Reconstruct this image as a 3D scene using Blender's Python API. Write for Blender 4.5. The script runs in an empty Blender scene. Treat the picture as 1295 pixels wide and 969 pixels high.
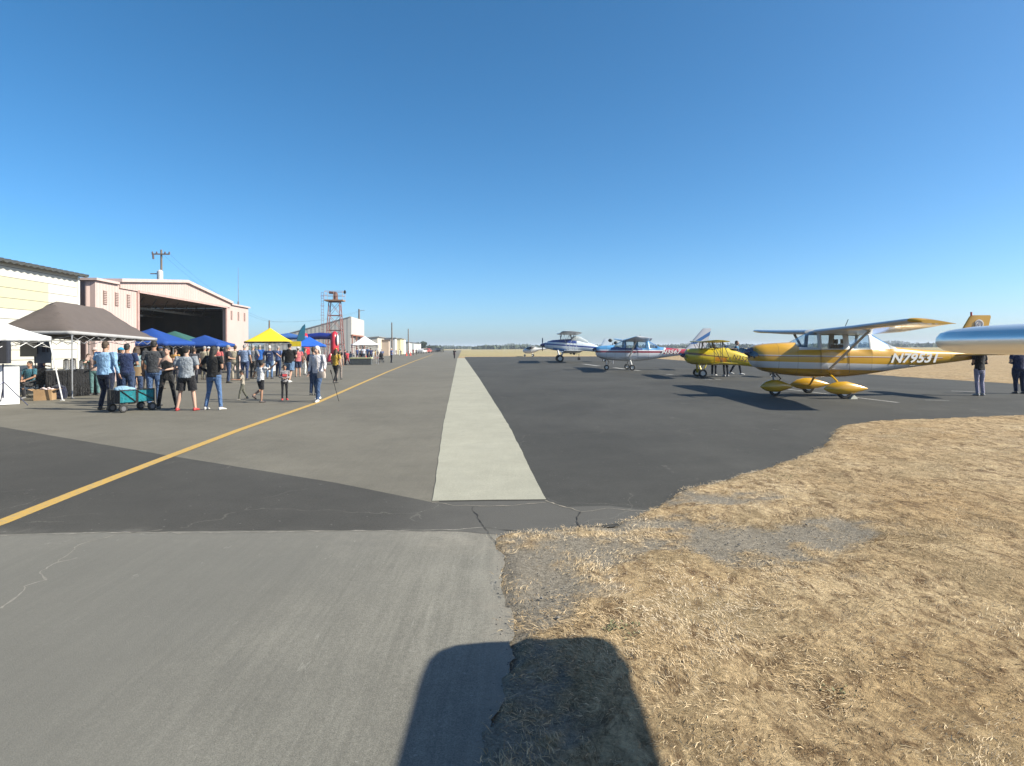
import bpy, bmesh, math, random
import numpy as np
from mathutils import Vector, Matrix, noise, Euler
R = math.radians
random.seed(7); rng = np.random.default_rng(7)
scene = bpy.context.scene
col = scene.collection
# ------------------------------------------------------------------ camera
FP, CX, CY, H, ROLL = 788.0, 647.5, 439.5, 1.7, R(0.27)
cam_d = bpy.data.cameras.new('camera'); cam = bpy.data.objects.new('camera', cam_d); col.objects.link(cam)
cam_d.sensor_width = 36; cam_d.lens = 36*FP/1295; cam_d.shift_y = -(484.5-CY)/1295
cam_d.clip_start = .05; cam_d.clip_end = 9000
cam.matrix_world = Matrix.Translation((0, 0, H)) @ Matrix.Rotation(R(90), 4, 'X') @ Matrix.Rotation(-ROLL, 4, 'Z')
scene.camera = cam
# ------------------------------------------------------------------ light
SUN = Vector((1.4, -.3, 1)).normalized()          # towards the sun
world = bpy.data.worlds.new('World'); scene.world = world; world.use_nodes = True
wn = world.node_tree; bg = wn.nodes['Background']
sky = wn.nodes.new('ShaderNodeTexSky'); sky.sky_type = 'NISHITA'; sky.sun_disc = False
sky.sun_elevation = math.asin(SUN.z); sky.sun_rotation = math.atan2(SUN.x, SUN.y)
sky.altitude = 0; sky.air_density = .68; sky.dust_density = 1.0; sky.ozone_density = 5.2
hs = wn.nodes.new('ShaderNodeHueSaturation'); hs.inputs['Saturation'].default_value = 1.17; hs.inputs['Hue'].default_value = .489
wn.links.new(sky.outputs[0], hs.inputs['Color']); wn.links.new(hs.outputs[0], bg.inputs[0]); bg.inputs[1].default_value = .092
sd = bpy.data.lights.new('sun', 'SUN'); sd.energy = 5.0; sd.angle = R(.53); sd.color = (1, .935, .785)
so = bpy.data.objects.new('sun', sd); col.objects.link(so)
so.rotation_euler = SUN.to_track_quat('Z', 'Y').to_euler()
scene.view_settings.view_transform = 'Standard'; scene.view_settings.look = 'None'
scene.view_settings.exposure = 1.08; scene.view_settings.gamma = 1

# ------------------------------------------------------------------ photo pixel -> place
def unroll(px, py):
    u, v = px-CX, CY-py
    c, s = math.cos(ROLL), math.sin(ROLL)
    return u*c+v*s, -u*s+v*c
def G(px, py, z=0):
    u, v = unroll(px, py); Y = FP*H/(-v)
    return (u*Y/FP, Y, z)
def AT(px, py, Y):
    u, v = unroll(px, py)
    return (u/FP*Y, Y, H+v/FP*Y)

# ------------------------------------------------------------------ helpers
def tag(o, label=None, cat=None, group=None, kind=None):
    if label: o['label'] = label
    if cat: o['category'] = cat
    if group: o['group'] = group
    if kind: o['kind'] = kind
    return o
def empty(name, loc=(0, 0, 0), rz=0, label=None, cat=None, group=None):
    o = bpy.data.objects.new(name, None); col.objects.link(o)
    o.location = loc; o.rotation_euler = (0, 0, rz); o.empty_display_size = .2
    return tag(o, label, cat, group)
class MB:
    def __init__(s): s.v = []; s.f = []; s.m = []; s.cur = 0
    def add(s, vs, fs, m=None):
        b = len(s.v); s.v += [tuple(p) for p in vs]
        s.f += [tuple(b+i for i in f) for f in fs]; s.m += [s.cur if m is None else m]*len(fs)
        return s
    def box(s, c, d, rot=None, m=None):
        M = rot or Matrix.Identity(3)
        vs = [Vector(c)+M @ Vector((x*d[0]/2, y*d[1]/2, z*d[2]/2)) for x in (-1, 1) for y in (-1, 1) for z in (-1, 1)]
        return s.add(vs, [(0, 1, 3, 2), (4, 6, 7, 5), (0, 4, 5, 1), (2, 3, 7, 6), (0, 2, 6, 4), (1, 5, 7, 3)], m)
    def bx(s, x0, x1, y0, y1, z0, z1, m=None):
        return s.box(((x0+x1)/2, (y0+y1)/2, (z0+z1)/2), (abs(x1-x0), abs(y1-y0), abs(z1-z0)), None, m)
    def loft(s, rings, cap=True, m=None, closed=True):
        n = len(rings[0]); vs = [p for r in rings for p in r]; fs = []
        for i in range(len(rings)-1):
            for j in range(n if closed else n-1):
                k = (j+1) % n
                fs.append((i*n+j, i*n+k, (i+1)*n+k, (i+1)*n+j))
        if cap: fs += [tuple(range(n-1, -1, -1)), tuple((len(rings)-1)*n+j for j in range(n))]
        return s.add(vs, fs, m)
    def tube(s, pts, r, n=8, m=None, flat=1.0, up=None):
        pts = [Vector(p) for p in pts]
        if not hasattr(r, '__len__'): r = [r]*len(pts)
        rings = []
        ref = Vector(up) if up else None
        for i, p in enumerate(pts):
            d = (pts[min(i+1, len(pts)-1)]-pts[max(i-1, 0)]).normalized()
            if ref is None:
                ref = Vector((0, 0, 1)) if abs(d.z) < .9 else Vector((1, 0, 0))
            a = d.cross(ref)
            if a.length < 1e-4: a = d.cross(Vector((.3, 1, .2)))
            a.normalize(); b = a.cross(d).normalized()
            rings.append([p+a*math.cos(t)*r[i]+b*math.sin(t)*r[i]*flat for t in [2*math.pi*k/n for k in range(n)]])
        return s.loft(rings, True, m)
    def ell(s, c, r, n=12, k=8, m=None, rot=None):
        M = rot or Matrix.Identity(3); rings = []
        for i in range(k+1):
            t = math.pi*i/k; q = max(math.sin(t), .02)
            rings.append([Vector(c)+M @ Vector((r[0]*q*math.cos(a), r[1]*q*math.sin(a), -r[2]*math.cos(t))) for a in [2*math.pi*j/n for j in range(n)]])
        return s.loft(rings, True, m)
    def ringz(s, secs, n=14, m=None, e=2.0):     # secs: (z, cx, cy, rx, ry)
        rings = []
        for z, cx, cy, rx, ry in secs:
            r = []
            for j in range(n):
                a = 2*math.pi*j/n; c, q = math.cos(a), math.sin(a)
                r.append((cx+rx*math.copysign(abs(c)**(2/e), c), cy+ry*math.copysign(abs(q)**(2/e), q), z))
            rings.append(r)
        return s.loft(rings, True, m)
    def wheel(s, c, r, w, axis='Y', n=20, m=None, hub=None):
        prof = [(.0, w*.4), (r*.5, w*.4), (r*.55, w*.5), (r*.88, w*.5), (r, w*.28), (r, -w*.28), (r*.88, -w*.5), (r*.55, -w*.5), (r*.5, -w*.4), (0, -w*.4)]
        rings = []
        for q, t in prof:
            q = max(q, .001); rg = []
            for j in range(n):
                a = 2*math.pi*j/n; p = (q*math.cos(a), t, q*math.sin(a)) if axis == 'Y' else (t, q*math.cos(a), q*math.sin(a))
                rg.append((c[0]+p[0], c[1]+p[1], c[2]+p[2]))
            rings.append(rg)
        b = len(s.f); s.loft(rings, False, m)
        if hub is not None:
            for i in range(len(rings)-1):
                if i in (0, 1, 7, 8):
                    for j in range(n): s.m[b+i*n+j] = hub
        return s
    def prism(s, outline, z0, z1, m=None, axis='Z'):
        n = len(outline)
        f = {'Z': lambda a, b, c: (a, b, c), 'Y': lambda a, b, c: (a, c, b), 'X': lambda a, b, c: (c, a, b)}[axis]
        return s.add([f(a, b, z0) for a, b in outline]+[f(a, b, z1) for a, b in outline],
                     [tuple(range(n-1, -1, -1)), tuple(range(n, 2*n))]+[(i, (i+1) % n, n+(i+1) % n, n+i) for i in range(n)], m)
    def build(s, name, mats, parent=None, smooth=40, loc=None):
        me = bpy.data.meshes.new(name); me.from_pydata(s.v, [], s.f)
        if not isinstance(mats, (list, tuple)): mats = [mats]
        for m in mats: me.materials.append(m)
        if len(mats) > 1: me.polygons.foreach_set('material_index', s.m)
        bm = bmesh.new(); bm.from_mesh(me); bmesh.ops.recalc_face_normals(bm, faces=bm.faces); bm.to_mesh(me); bm.free()
        if smooth:
            me.polygons.foreach_set('use_smooth', [True]*len(me.polygons)); me.set_sharp_from_angle(angle=R(smooth))
        me.update()
        o = bpy.data.objects.new(name, me); col.objects.link(o)
        if parent: o.parent = parent
        if loc: o.location = loc
        return o
def rz(a): return Matrix.Rotation(a, 3, 'Z')
def text(txt, size, m, parent, M, shear=0, bold=.0, name='registration', ext=.003, space=1.0, align='LEFT'):
    cu = bpy.data.curves.new('t', 'FONT'); cu.body = txt; cu.size = size; cu.shear = shear; cu.offset = bold; cu.extrude = ext
    cu.space_character = space; cu.align_x = align; cu.resolution_u = 3
    t = bpy.data.objects.new('t', cu); col.objects.link(t)
    bpy.context.view_layer.update()
    me = bpy.data.meshes.new_from_object(t.evaluated_get(bpy.context.evaluated_depsgraph_get()))
    bpy.data.objects.remove(t); me.name = name
    me.materials.clear(); me.materials.append(m); me.transform(M)
    o = bpy.data.objects.new(name, me); col.objects.link(o)
    if parent: o.parent = parent
    return o

# ------------------------------------------------------------------ materials
class NT:
    def __init__(s, name):
        s.mat = bpy.data.materials.new(name); s.mat.use_nodes = True; s.nt = s.mat.node_tree
        s.b = s.nt.nodes['Principled BSDF']; s.tc = s.nt.nodes.new('ShaderNodeTexCoord')
    def n(s, t, **k):
        x = s.nt.nodes.new('ShaderNode'+t)
        for a, b in k.items(): setattr(x, a, b)
        return x
    def l(s, a, b): s.nt.links.new(a, b)
    def put(s, sock, v):
        if hasattr(v, 'is_output') or hasattr(v, 'links'): s.l(v, sock)
        else: sock.default_value = v
    def math(s, op, a, b=0.0):
        x = s.n('Math', operation=op); s.put(x.inputs[0], a); s.put(x.inputs[1], b); return x.outputs[0]
    def xyz(s):
        x = s.n('SeparateXYZ'); s.l(s.tc.outputs['Object'], x.inputs[0]); return x.outputs
    def noise(s, scale, detail=4, rough=.6, stretch=None, dist=0, off=0):
        x = s.n('TexNoise'); x.inputs['Scale'].default_value = scale; x.inputs['Detail'].default_value = detail
        x.inputs['Roughness'].default_value = rough; x.inputs['Distortion'].default_value = dist
        mp = s.n('Mapping'); s.l(s.tc.outputs['Object'], mp.inputs[0])
        if stretch: mp.inputs['Scale'].default_value = stretch
        mp.inputs['Location'].default_value = (off, off*1.7, off*.3)
        s.l(mp.outputs[0], x.inputs['Vector']); return x.outputs[0]
    def ramp(s, f, stops):
        x = s.n('ValToRGB'); s.l(f, x.inputs[0]); e = x.color_ramp.elements
        while len(e) < len(stops): e.new(.5)
        for i, (p, c) in enumerate(stops):
            e[i].position = p; e[i].color = (c, c, c, 1) if not hasattr(c, '__len__') else (*c, 1)
        return x.outputs[0]
    def mix(s, f, a, b, mode='MIX'):
        x = s.n('Mix', data_type='RGBA', blend_type=mode); s.put(x.inputs[0], f)
        for i, v in ((6, a), (7, b)):
            s.put(x.inputs[i], (*v, 1) if isinstance(v, tuple) and len(v) == 3 else v)
        return x.outputs[2]
    def band(s, v, lo, hi): return s.math('MULTIPLY', s.math('GREATER_THAN', v, lo), s.math('LESS_THAN', v, hi))
    def bump(s, h, strength=.3, dist=.01, prev=None):
        x = s.n('Bump'); x.inputs['Strength'].default_value = strength; x.inputs['Distance'].default_value = dist
        s.l(h, x.inputs['Height'])
        if prev: s.l(prev, x.inputs['Normal'])
        s.l(x.outputs[0], s.b.inputs['Normal']); return x.outputs[0]
    def done(s, c=None, rough=.6, metal=0, spec=None, alb=.78):
        if c is not None and metal == 0 and alb != 1: c = s.mix(1.0, c, (alb, alb, alb), 'MULTIPLY')
        if c is not None: s.put(s.b.inputs['Base Color'], (*c, 1) if isinstance(c, tuple) and len(c) == 3 else c)
        s.put(s.b.inputs['Roughness'], rough); s.b.inputs['Metallic'].default_value = metal
        if spec is not None: s.b.inputs['Specular IOR Level'].default_value = spec
        return s.mat
_m = {}
def mat(name, c, rough=.6, metal=0, var=.15, scale=3, bump=0, bscale=40, coat=0):
    if name in _m: return _m[name]
    t = NT(name); n = t.noise(scale, 5, .65)
    cc = t.mix(t.ramp(n, [(.3, 0.0), (.7, 1.0)]), tuple(x*(1-var) for x in c), tuple(min(1, x*(1+var)) for x in c))
    if bump: t.bump(t.noise(bscale, 3), bump, .01)
    if coat: t.b.inputs['Coat Weight'].default_value = coat; t.b.inputs['Coat Roughness'].default_value = .08
    _m[name] = t.done(cc, rough, metal); return _m[name]
def cloth(c, name=None):
    key = name or 'cloth_%.2f_%.2f_%.2f' % c
    if key in _m: return _m[key]
    t = NT(key); n = t.noise(9, 3, .5, (1, 1, .6))
    cc = t.mix(t.ramp(n, [(.3, 0.0), (.7, 1.0)]), tuple(x*.82 for x in c), tuple(min(1, x*1.15) for x in c))
    cc = t.mix(t.ramp(t.noise(5, 4, .6, (1, 1, 2.2), 1.2, 7), [(.45, 0.0), (.6, .35)]), cc, tuple(x*.6 for x in c))
    t.bump(t.noise(9, 4, .55, (1, 1, .7), 1.0), 1.0, .08)
    t.b.inputs['Sheen Weight'].default_value = .15
    _m[key] = t.done(cc, .85, 0, .2); return _m[key]
def glass(name, tint=(.82, .89, .92), a=.08):
    if name in _m: return _m[name]
    t = NT(name); t.nt.nodes.remove(t.b)
    tr = t.n('BsdfTransparent'); tr.inputs[0].default_value = (*tint, 1)
    gl = t.n('BsdfGlossy'); gl.inputs['Roughness'].default_value = .03; gl.inputs[0].default_value = (.9, .95, 1, 1)
    fr = t.n('Fresnel'); fr.inputs[0].default_value = 1.5
    mx = t.n('MixShader'); t.l(t.math('ADD', t.math('MULTIPLY', fr.outputs[0], .8), a), mx.inputs[0])
    t.l(tr.outputs[0], mx.inputs[1]); t.l(gl.outputs[0], mx.inputs[2])
    t.l(mx.outputs[0], t.nt.nodes['Material Output'].inputs[0]); _m[name] = t.mat; return t.mat

def asphalt(name, c, fine=(.8, 1.2), patch=(.85, 1.12), streak=0, crack=0, specks=.0):
    t = NT(name)
    big = t.ramp(t.noise(.35, 5, .6, off=3), [(.3, patch[0]), (.7, patch[1])])
    mid = t.ramp(t.noise(2.3, 6, .7, off=8), [(.3, .9), (.7, 1.09)])
    gr = t.ramp(t.noise(160, 2, .6), [(.32, fine[0]), (.68, fine[1])])
    cc = t.mix(1, t.mix(1, t.mix(1, c, big, 'MULTIPLY'), mid, 'MULTIPLY'), gr, 'MULTIPLY')
    gr2 = t.ramp(t.noise(38, 3, .7, off=2), [(.3, .88), (.7, 1.12)]); cc = t.mix(1, cc, gr2, 'MULTIPLY')
    if streak:
        st = t.ramp(t.noise(17, 5, .75, (1, .05, 1), .5, 4), [(.3, 1-streak), (.7, 1+streak)])
        cc = t.mix(1, cc, st, 'MULTIPLY')
    if crack:
        vo = t.n('TexVoronoi', feature='DISTANCE_TO_EDGE'); vo.inputs['Scale'].default_value = .55
        mp = t.n('Mapping'); t.l(t.tc.outputs['Object'], mp.inputs[0])
        nz = t.n('TexNoise'); nz.inputs['Scale'].default_value = 2.5; nz.inputs['Detail'].default_value = 5
        t.l(t.tc.outputs['Object'], nz.inputs['Vector'])
        av = t.n('VectorMath', operation='ADD'); sc = t.n('VectorMath', operation='SCALE'); sc.inputs['Scale'].default_value = .45
        t.l(nz.outputs['Color'], sc.inputs[0]); t.l(mp.outputs[0], av.inputs[0]); t.l(sc.outputs[0], av.inputs[1]); t.l(av.outputs[0], vo.inputs['Vector'])
        ln = t.math('LESS_THAN', vo.outputs['Distance'], .0035)
        msk = t.math('GREATER_THAN', t.noise(.5, 3, .6, off=11), .54)
        cc = t.mix(t.math('MULTIPLY', t.math('MULTIPLY', ln, msk), crack), cc, (.2, .19, .165))
    if specks:
        sp = t.math('GREATER_THAN', t.noise(22, 1, .4, off=6), .79)
        cc = t.mix(t.math('MULTIPLY', sp, specks), cc, (.55, .53, .5))
    t.bump(t.noise(130, 3, .7), .6, .004)
    return t.done(cc, .88, 0, .3, alb=.76)
# ================================================================== THE GROUND
def jag(pts, amp, step, seed=0, closed=True, z=None):
    """resample an outline on the ground and roughen it"""
    out = []; n = len(pts)
    for i in range(n if closed else n-1):
        a, b = Vector(pts[i][:2]), Vector(pts[(i+1) % n][:2]); L = (b-a).length
        am = amp if len(pts[i]) < 3 else pts[i][2]
        st = step if len(pts[i]) < 4 else pts[i][3]
        k = max(1, min(600, int(L/st)))
        for j in range(k):
            p = a.lerp(b, j/k)
            q = Vector((p.x*1.7+seed, p.y*1.7, seed))
            d = Vector((noise.noise(q)+.5*noise.noise(q*3.1)+.3*noise.noise(q*9), noise.noise(q+Vector((9, 3, 1)))+.5*noise.noise(q*3.3+Vector((5, 5, 5)))+.3*noise.noise(q*9.5)))
            out.append((p.x+d.x*am, p.y+d.y*am))
    return out
def sheet(name, pts, z, m):
    me = bpy.data.meshes.new(name); me.from_pydata([(x, y, z) for x, y in pts], [], [tuple(range(len(pts)))])
    me.materials.append(m)
    bm = bmesh.new(); bm.from_mesh(me); bmesh.ops.triangulate(bm, faces=bm.faces)
    for f in bm.faces:
        if f.normal.z < 0: f.normal_flip()
    bm.to_mesh(me); bm.free()
    o = bpy.data.objects.new(name, me); col.objects.link(o); o['kind'] = 'structure'; return o
def g2(px, py, *r):
    p = G(px, py); return (p[0], p[1], *r)
# grass edge, near side of the apron, from the foreground up and out to the right
EDGE = [(-.16, -3), g2(606, 969), g2(650, 830), g2(643, 760), g2(628, 690), g2(633, 678), g2(690, 674), g2(780, 664), g2(828, 648),
        g2(865, 623), g2(953, 600), g2(1010, 583), g2(1053, 561), g2(1061, 541), g2(1110, 534), g2(1295, 527), (26, 12.6)]
edge_j = jag(EDGE, .08, .035, 3, closed=False)+[(26, 12.6)]
XR = 21.3
apron_out = edge_j[5:]  # placeholder, replaced below
m_light = asphalt('taxiway_asphalt', (.160, .148, .120), streak=.05, crack=.25)
m_dark = asphalt('dark_seal_asphalt', (.062, .059, .052), fine=(.75, 1.3), patch=(.85, 1.2), crack=.35, specks=.25)
m_apron = asphalt('apron_asphalt', (.049, .0475, .042), fine=(.75, 1.3), patch=(.8, 1.3), streak=.05, crack=.3, specks=.2)
m_fore = asphalt('worn_asphalt', (.205, .196, .167), fine=(.72, 1.3), patch=(.82, 1.15), streak=.17, crack=.2, specks=.2)
def overlay(m, fn):
    nt = m.node_tree; b = nt.nodes['Principled BSDF']; src = b.inputs['Base Color'].links[0].from_socket
    t = NT.__new__(NT); t.mat, t.nt, t.b = m, nt, b; t.tc = nt.nodes.new('ShaderNodeTexCoord'); t.l(fn(t, src, t.xyz()), b.inputs['Base Color'])
def sm(t, v, a, b_):
    x = t.n('MapRange', interpolation_type='SMOOTHSTEP'); t.l(v, x.inputs[0]); x.inputs[1].default_value = a; x.inputs[2].default_value = b_; return x.outputs[0]
def fore_wear(t, c, x):
    wob = t.math('ADD', x[1], t.math('MULTIPLY', t.noise(1.3, 4), .9))
    dust = t.math('MULTIPLY', sm(t, wob, 5.45, 6.05), t.ramp(t.noise(9, 5, .75, off=5), [(.35, .1), (.65, 1.0)])); c = t.mix(t.math('MULTIPLY', dust, .3), c, (.33, .30, .25))
    wx = t.math('ADD', x[0], t.math('MULTIPLY', t.noise(.8, 4, .6, off=7), 2.0)); c = t.mix(t.math('MULTIPLY', sm(t, wx, .9, -1.3), .75), c, (.115, .112, .10))
    wy = t.math('ADD', x[0], t.math('MULTIPLY', t.noise(6, 5, .7, off=9), .5)); c = t.mix(t.math('MULTIPLY', sm(t, wy, -.02, .3), .6), c, (.20, .18, .15))
    return t.mix(t.math('MULTIPLY', t.math('GREATER_THAN', t.noise(5, 5, .8, (1, .25, 1), off=17), .66), .3), c, (.27, .26, .23))
overlay(m_fore, fore_wear)
def dark_wear(t, c, x):
    wob = t.math('ADD', x[1], t.math('MULTIPLY', t.noise(1.7, 4, off=3), .8))
    c = t.mix(t.math('MULTIPLY', t.math('MULTIPLY', sm(t, wob, 6.35, 5.9), t.ramp(t.noise(7, 5, .75, off=2), [(.35, .25), (.65, 1.0)])), .55), c, (.18, .17, .15))
    return t.mix(t.math('MULTIPLY', sm(t, t.math('ADD', x[0], t.noise(2, 4)), -1.2, .4), .35), c, (.13, .125, .115))
overlay(m_dark, dark_wear)
def apron_wear(t, c, x):
    n = t.ramp(t.noise(.22, 6, .75, (1, .6, 1), .8, 31), [(.48, 0.0), (.72, 1.0)]); c = t.mix(t.math('MULTIPLY', n, .35), c, (.085, .082, .075))
    return t.mix(t.math('MULTIPLY', t.math('GREATER_THAN', t.noise(1.6, 6, .85, (1, .35, 1), off=13), .66), .28), c, (.2, .19, .17))
overlay(m_apron, apron_wear)
m_conc = asphalt('concrete', (.37, .36, .29), fine=(.9, 1.1), patch=(.93, 1.06), streak=.03)
# taxiway and the left-hand hangar apron
sheet('taxiway', [(-120, -6), (-.3, -6), (-.3, 5.2), g2(620, 640)[:2], (-8.3, 95), (-34, 420), (-60, 420), (-120, 200)], 0.0, m_light)
# aircraft apron
near = [p for p in edge_j if p[1] > 5.55 and p[0] > .3]
sheet('apron', [(-.7, 5.3), (.3, 5.3)]+near+[(XR+6, 12.6), (XR+3, 15)]+jag([(XR+2, 18), (XR, 34), (XR-.5, 80), (XR-1, 112), (4, 114)], .25, .5, 5, False)+[(4, 114), (-8.6, 114)], 0.0005, m_apron)
# foreground worn asphalt
fr = [p for p in edge_j if p[1] < 5.75]
top = jag([g2(640, 673), g2(560, 669), g2(400, 668), g2(130, 671), g2(-60, 675), (-14, 5.6)], .035, .06, 9, False)
sheet('foreground_road', [(-14, -6), (-.16, -6)]+fr+top+[(-14, 5.6)], .002, m_fore)
# dark resealed wedge across the foreground
seam = jag([g2(0, 540), g2(198, 574), g2(425, 611), g2(546, 635.5)], .006, .1, 2, False)
wedge = [(-14, 12.4), (-9.5, 10.7)]+seam+jag([g2(546, 635.5), g2(690, 634), g2(712, 642), g2(770, 640), g2(826, 647), g2(780, 663), g2(690, 673), g2(636, 677)], .02, .05, 4, False)
lower = jag([g2(636, 677), g2(560, 672), g2(400, 671), g2(130, 673), g2(0, 676), (-14, 5.5)], .03, .05, 12, False)
sheet('dark_reseal_strip', wedge+lower, .004, m_dark)
def conc_wear(t, c, x):
    sx = t.math('ADD', t.math('ADD', x[0], t.math('MULTIPLY', x[1], .088)), .42)
    c = t.mix(t.math('MULTIPLY', t.math('LESS_THAN', t.math('ABSOLUTE', t.math('ADD', sx, t.math('MULTIPLY', t.noise(3, 3), .02))), .012), .35), c, (.5, .49, .44))
    c = t.mix(t.math('MULTIPLY', t.ramp(t.noise(1.1, 6, .75, (1, .5, 1), .6, 41), [(.5, 0.0), (.7, 1.0)]), .35), c, (.27, .265, .22))
    return t.mix(t.math('MULTIPLY', t.math('GREATER_THAN', t.noise(9, 5, .8, off=19), .68), .4), c, (.22, .21, .19))
overlay(m_conc, conc_wear)
# concrete strip
def strip(l, r, jl): return jag(l+list(reversed(r)), jl, .15, 1)
sheet('concrete_strip', strip([g2(547, 634), g2(560, 540), g2(573, 480), g2(578.5, 453)], [g2(690, 632), g2(644.5, 540), g2(607, 480), g2(588, 453)], .012), .006, m_conc)
# yellow taxiway line
yl = [(-4.72, -2), g2(0, 662), g2(100, 622), g2(200, 583), g2(300, 545), g2(400, 510), g2(450, 488), g2(490, 470.5), g2(525, 456.5), g2(548, 448.3)]
ym = NT('yellow_line_paint')
yc = ym.mix(ym.math('GREATER_THAN', ym.noise(16, 6, .8), .55), (.52, .325, .075), (.34, .27, .14))
ym.done(yc, .8); ym = ym.mat
L, Rr = [], []
for i, p in enumerate(yl):
    a, b = Vector(yl[max(i-1, 0)][:2]), Vector(yl[min(i+1, len(yl)-1)][:2]); d = (b-a).normalized(); q = Vector((d.y, -d.x))*.085
    L.append((p[0]-q.x, p[1]-q.y)); Rr.append((p[0]+q.x, p[1]+q.y))
sheet('taxiway_line', L+Rr[::-1], .0075, ym)
# faded white tie-down markings on the apron
wp = NT('faded_white_paint'); wp.done(wp.mix(wp.math('GREATER_THAN', wp.noise(14, 5, .8), .52), (.36, .35, .33), (.16, .16, .16)), .85); wp = wp.mat
def wline(a, b, w=.1):
    a, b = Vector(g2(*a)[:2]), Vector(g2(*b)[:2]); d = (b-a).normalized(); q = Vector((d.y, -d.x))*w/2
    sheet('tie_down_marking', jag([tuple(a-q), tuple(b-q), tuple(b+q), tuple(a+q)], .01, .2, 3), .003, wp)
wline((993, 492), (1136, 509.3), .13); wline((1203, 494.6), (1246, 496), .16); wline((738, 460.5), (757, 463), .5); wline((777, 465), (790, 467), .4)
wline((797, 467.5), (809, 469), .3); wline((843, 473.5), (851, 474), .3); wline((891, 479.5), (901, 480), .22); wline((905, 480), (912, 480.3), .2); wline((1170, 506), (1200, 507), .08)

# ---- cracks and dust lines
def crackline(pts, w, m, seed, z=.0085):
    P = [Vector(g2(*p)[:2]) for p in pts]; q = []
    for a, b in zip(P, P[1:]):
        k = max(2, int((b-a).length/.03))
        for i in range(k): q.append(a.lerp(b, i/k))
    q.append(P[-1]); L_, R_ = [], []
    for i, p in enumerate(q):
        d = (q[min(i+1, len(q)-1)]-q[max(i-1, 0)]).normalized(); nrm = Vector((d.y, -d.x)); o = noise.noise(Vector((p.x*5, p.y*5, seed)))*.035+noise.noise(Vector((p.x*19, p.y*19, seed)))*.014
        ww = w*(.35+abs(noise.noise(Vector((p.x*7, p.y*7, seed+4))))*2.2); L_.append(tuple(p+nrm*(o-ww))); R_.append(tuple(p+nrm*(o+ww)))
    me = bpy.data.meshes.new('crack'); n = len(L_); me.from_pydata([(x, y, z) for x, y in L_+R_], [], [(i, i+1, n+i+1, n+i) for i in range(n-1)]); me.materials.append(m)
    o = bpy.data.objects.new('crack', me); col.objects.link(o); o['kind'] = 'structure'
mck = mat('crack_dark', (.03, .028, .025), .95); mdu = mat('crack_dust', (.30, .27, .22), .95, var=.3, scale=20); mpl = mat('crack_pale', (.24, .225, .195), .95, var=.3, scale=20)
crackline([(598, 641), (603, 655), (612, 668), (626, 688)], .003, mck, 1)
crackline([(612, 668), (650, 672), (690, 676)], .004, mck, 2); crackline([(690, 634), (712, 641), (735, 648), (770, 644), (826, 648)], .009, mdu, 3)
crackline([(547, 636), (575, 640), (640, 641), (690, 636)], .008, mdu, 4); crackline([(735, 648), (728, 660), (738, 668)], .004, mck, 5)
crackline([(0, 770), (18, 757), (30, 742), (58, 734), (52, 722), (70, 712), (98, 706)], .008, mpl, 6, .0025); crackline([(70, 712), (100, 690), (150, 676), (205, 671)], .006, mpl, 7, .0045)
crackline([(0, 678), (130, 674), (300, 674), (420, 672), (560, 671), (612, 668)], .010, mpl, 9, .0045)
# ---- the base ground: one sheet out to the horizon, gently uneven where it is grass
xs = np.concatenate([-np.geomspace(4500, 12, 24), np.arange(-2, 14, .09), np.arange(14, 30, .5), np.geomspace(31, 4500, 26)])
ys = np.concatenate([[-400, -100, -30, -10, -6], np.arange(-4, 15, .09), np.arange(15, 40, .6), np.geomspace(41, 7000, 46)])
Xg, Yg = np.meshgrid(xs, ys)
def inpoly(x, y, poly):
    r = np.zeros(x.shape, bool); n = len(poly)
    for i in range(n):
        x1, y1 = poly[i]; x2, y2 = poly[(i+1) % n]
        if y1 == y2: continue
        c = ((y1 > y) != (y2 > y)) & (x < (x2-x1)*(y-y1)/(y2-y1)+x1); r ^= c
    return r
near_grass = [(p[0], p[1]) for p in edge_j[::4]]+[(60, 12.0), (60, -8), (0, -8)]
def vnoise(x, y, s, o=0):
    xf, yf = x*s+o, y*s+o*2; xi, yi = np.floor(xf), np.floor(yf); fx, fy = xf-xi, yf-yi
    fx = fx*fx*(3-2*fx); fy = fy*fy*(3-2*fy)
    h = lambda a, b: np.modf(np.abs(np.sin(a*127.1+b*311.7)*43758.5453))[0]
    return (h(xi, yi)*(1-fx)+h(xi+1, yi)*fx)*(1-fy)+(h(xi, yi+1)*(1-fx)+h(xi+1, yi+1)*fx)*fy
def gravel(x, y):
    """0 straw .. 1 bare gravel"""
    def el(cx, cy, rx, ry): return np.clip(1.25-np.sqrt(((x-cx)/rx)**2+((y-cy)/ry)**2), -1, 1)
    (ax, ay, _), (bx_, by, _), (cx, cy, _) = G(672, 735), G(950, 688), G(745, 690)
    m = np.maximum.reduce([el(ax, ay, .42, 1.0), el(bx_, by, .85, .55), el(cx, cy, .8, .35)*.8, el(G(1035, 675)[0], G(1035, 675)[1], .6, .35)*.8, el(G(800, 668)[0], G(800, 668)[1], .75, .3)*.9, el(G(880, 636)[0], G(880, 636)[1], .8, .32)*.62, el(G(640, 880)[0], G(640, 880)[1], .25, 1.2)*.6])
    return m+(vnoise(x, y, 4.2)-.5)*1.0+(vnoise(x, y, 11, 3)-.5)*.8+(vnoise(x, y, 23, 9)-.5)*.4
def gheight(x, y):
    return .012+.028*vnoise(x, y, 1.1)+.022*vnoise(x, y, 3.7, 5)+.012*vnoise(x, y, 9, 2)
ing = inpoly(Xg, Yg, near_grass)
Zg = np.where(ing, gheight(Xg, Yg)-.022*np.clip(gravel(Xg, Yg)+.3, 0, 1), -.03)
far_g = (Yg > 116) & (Xg > -7)
Zg = np.where(far_g, .0, Zg); Zg = np.where((Xg > 24) & (Yg > 12), -.02, Zg)
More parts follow.
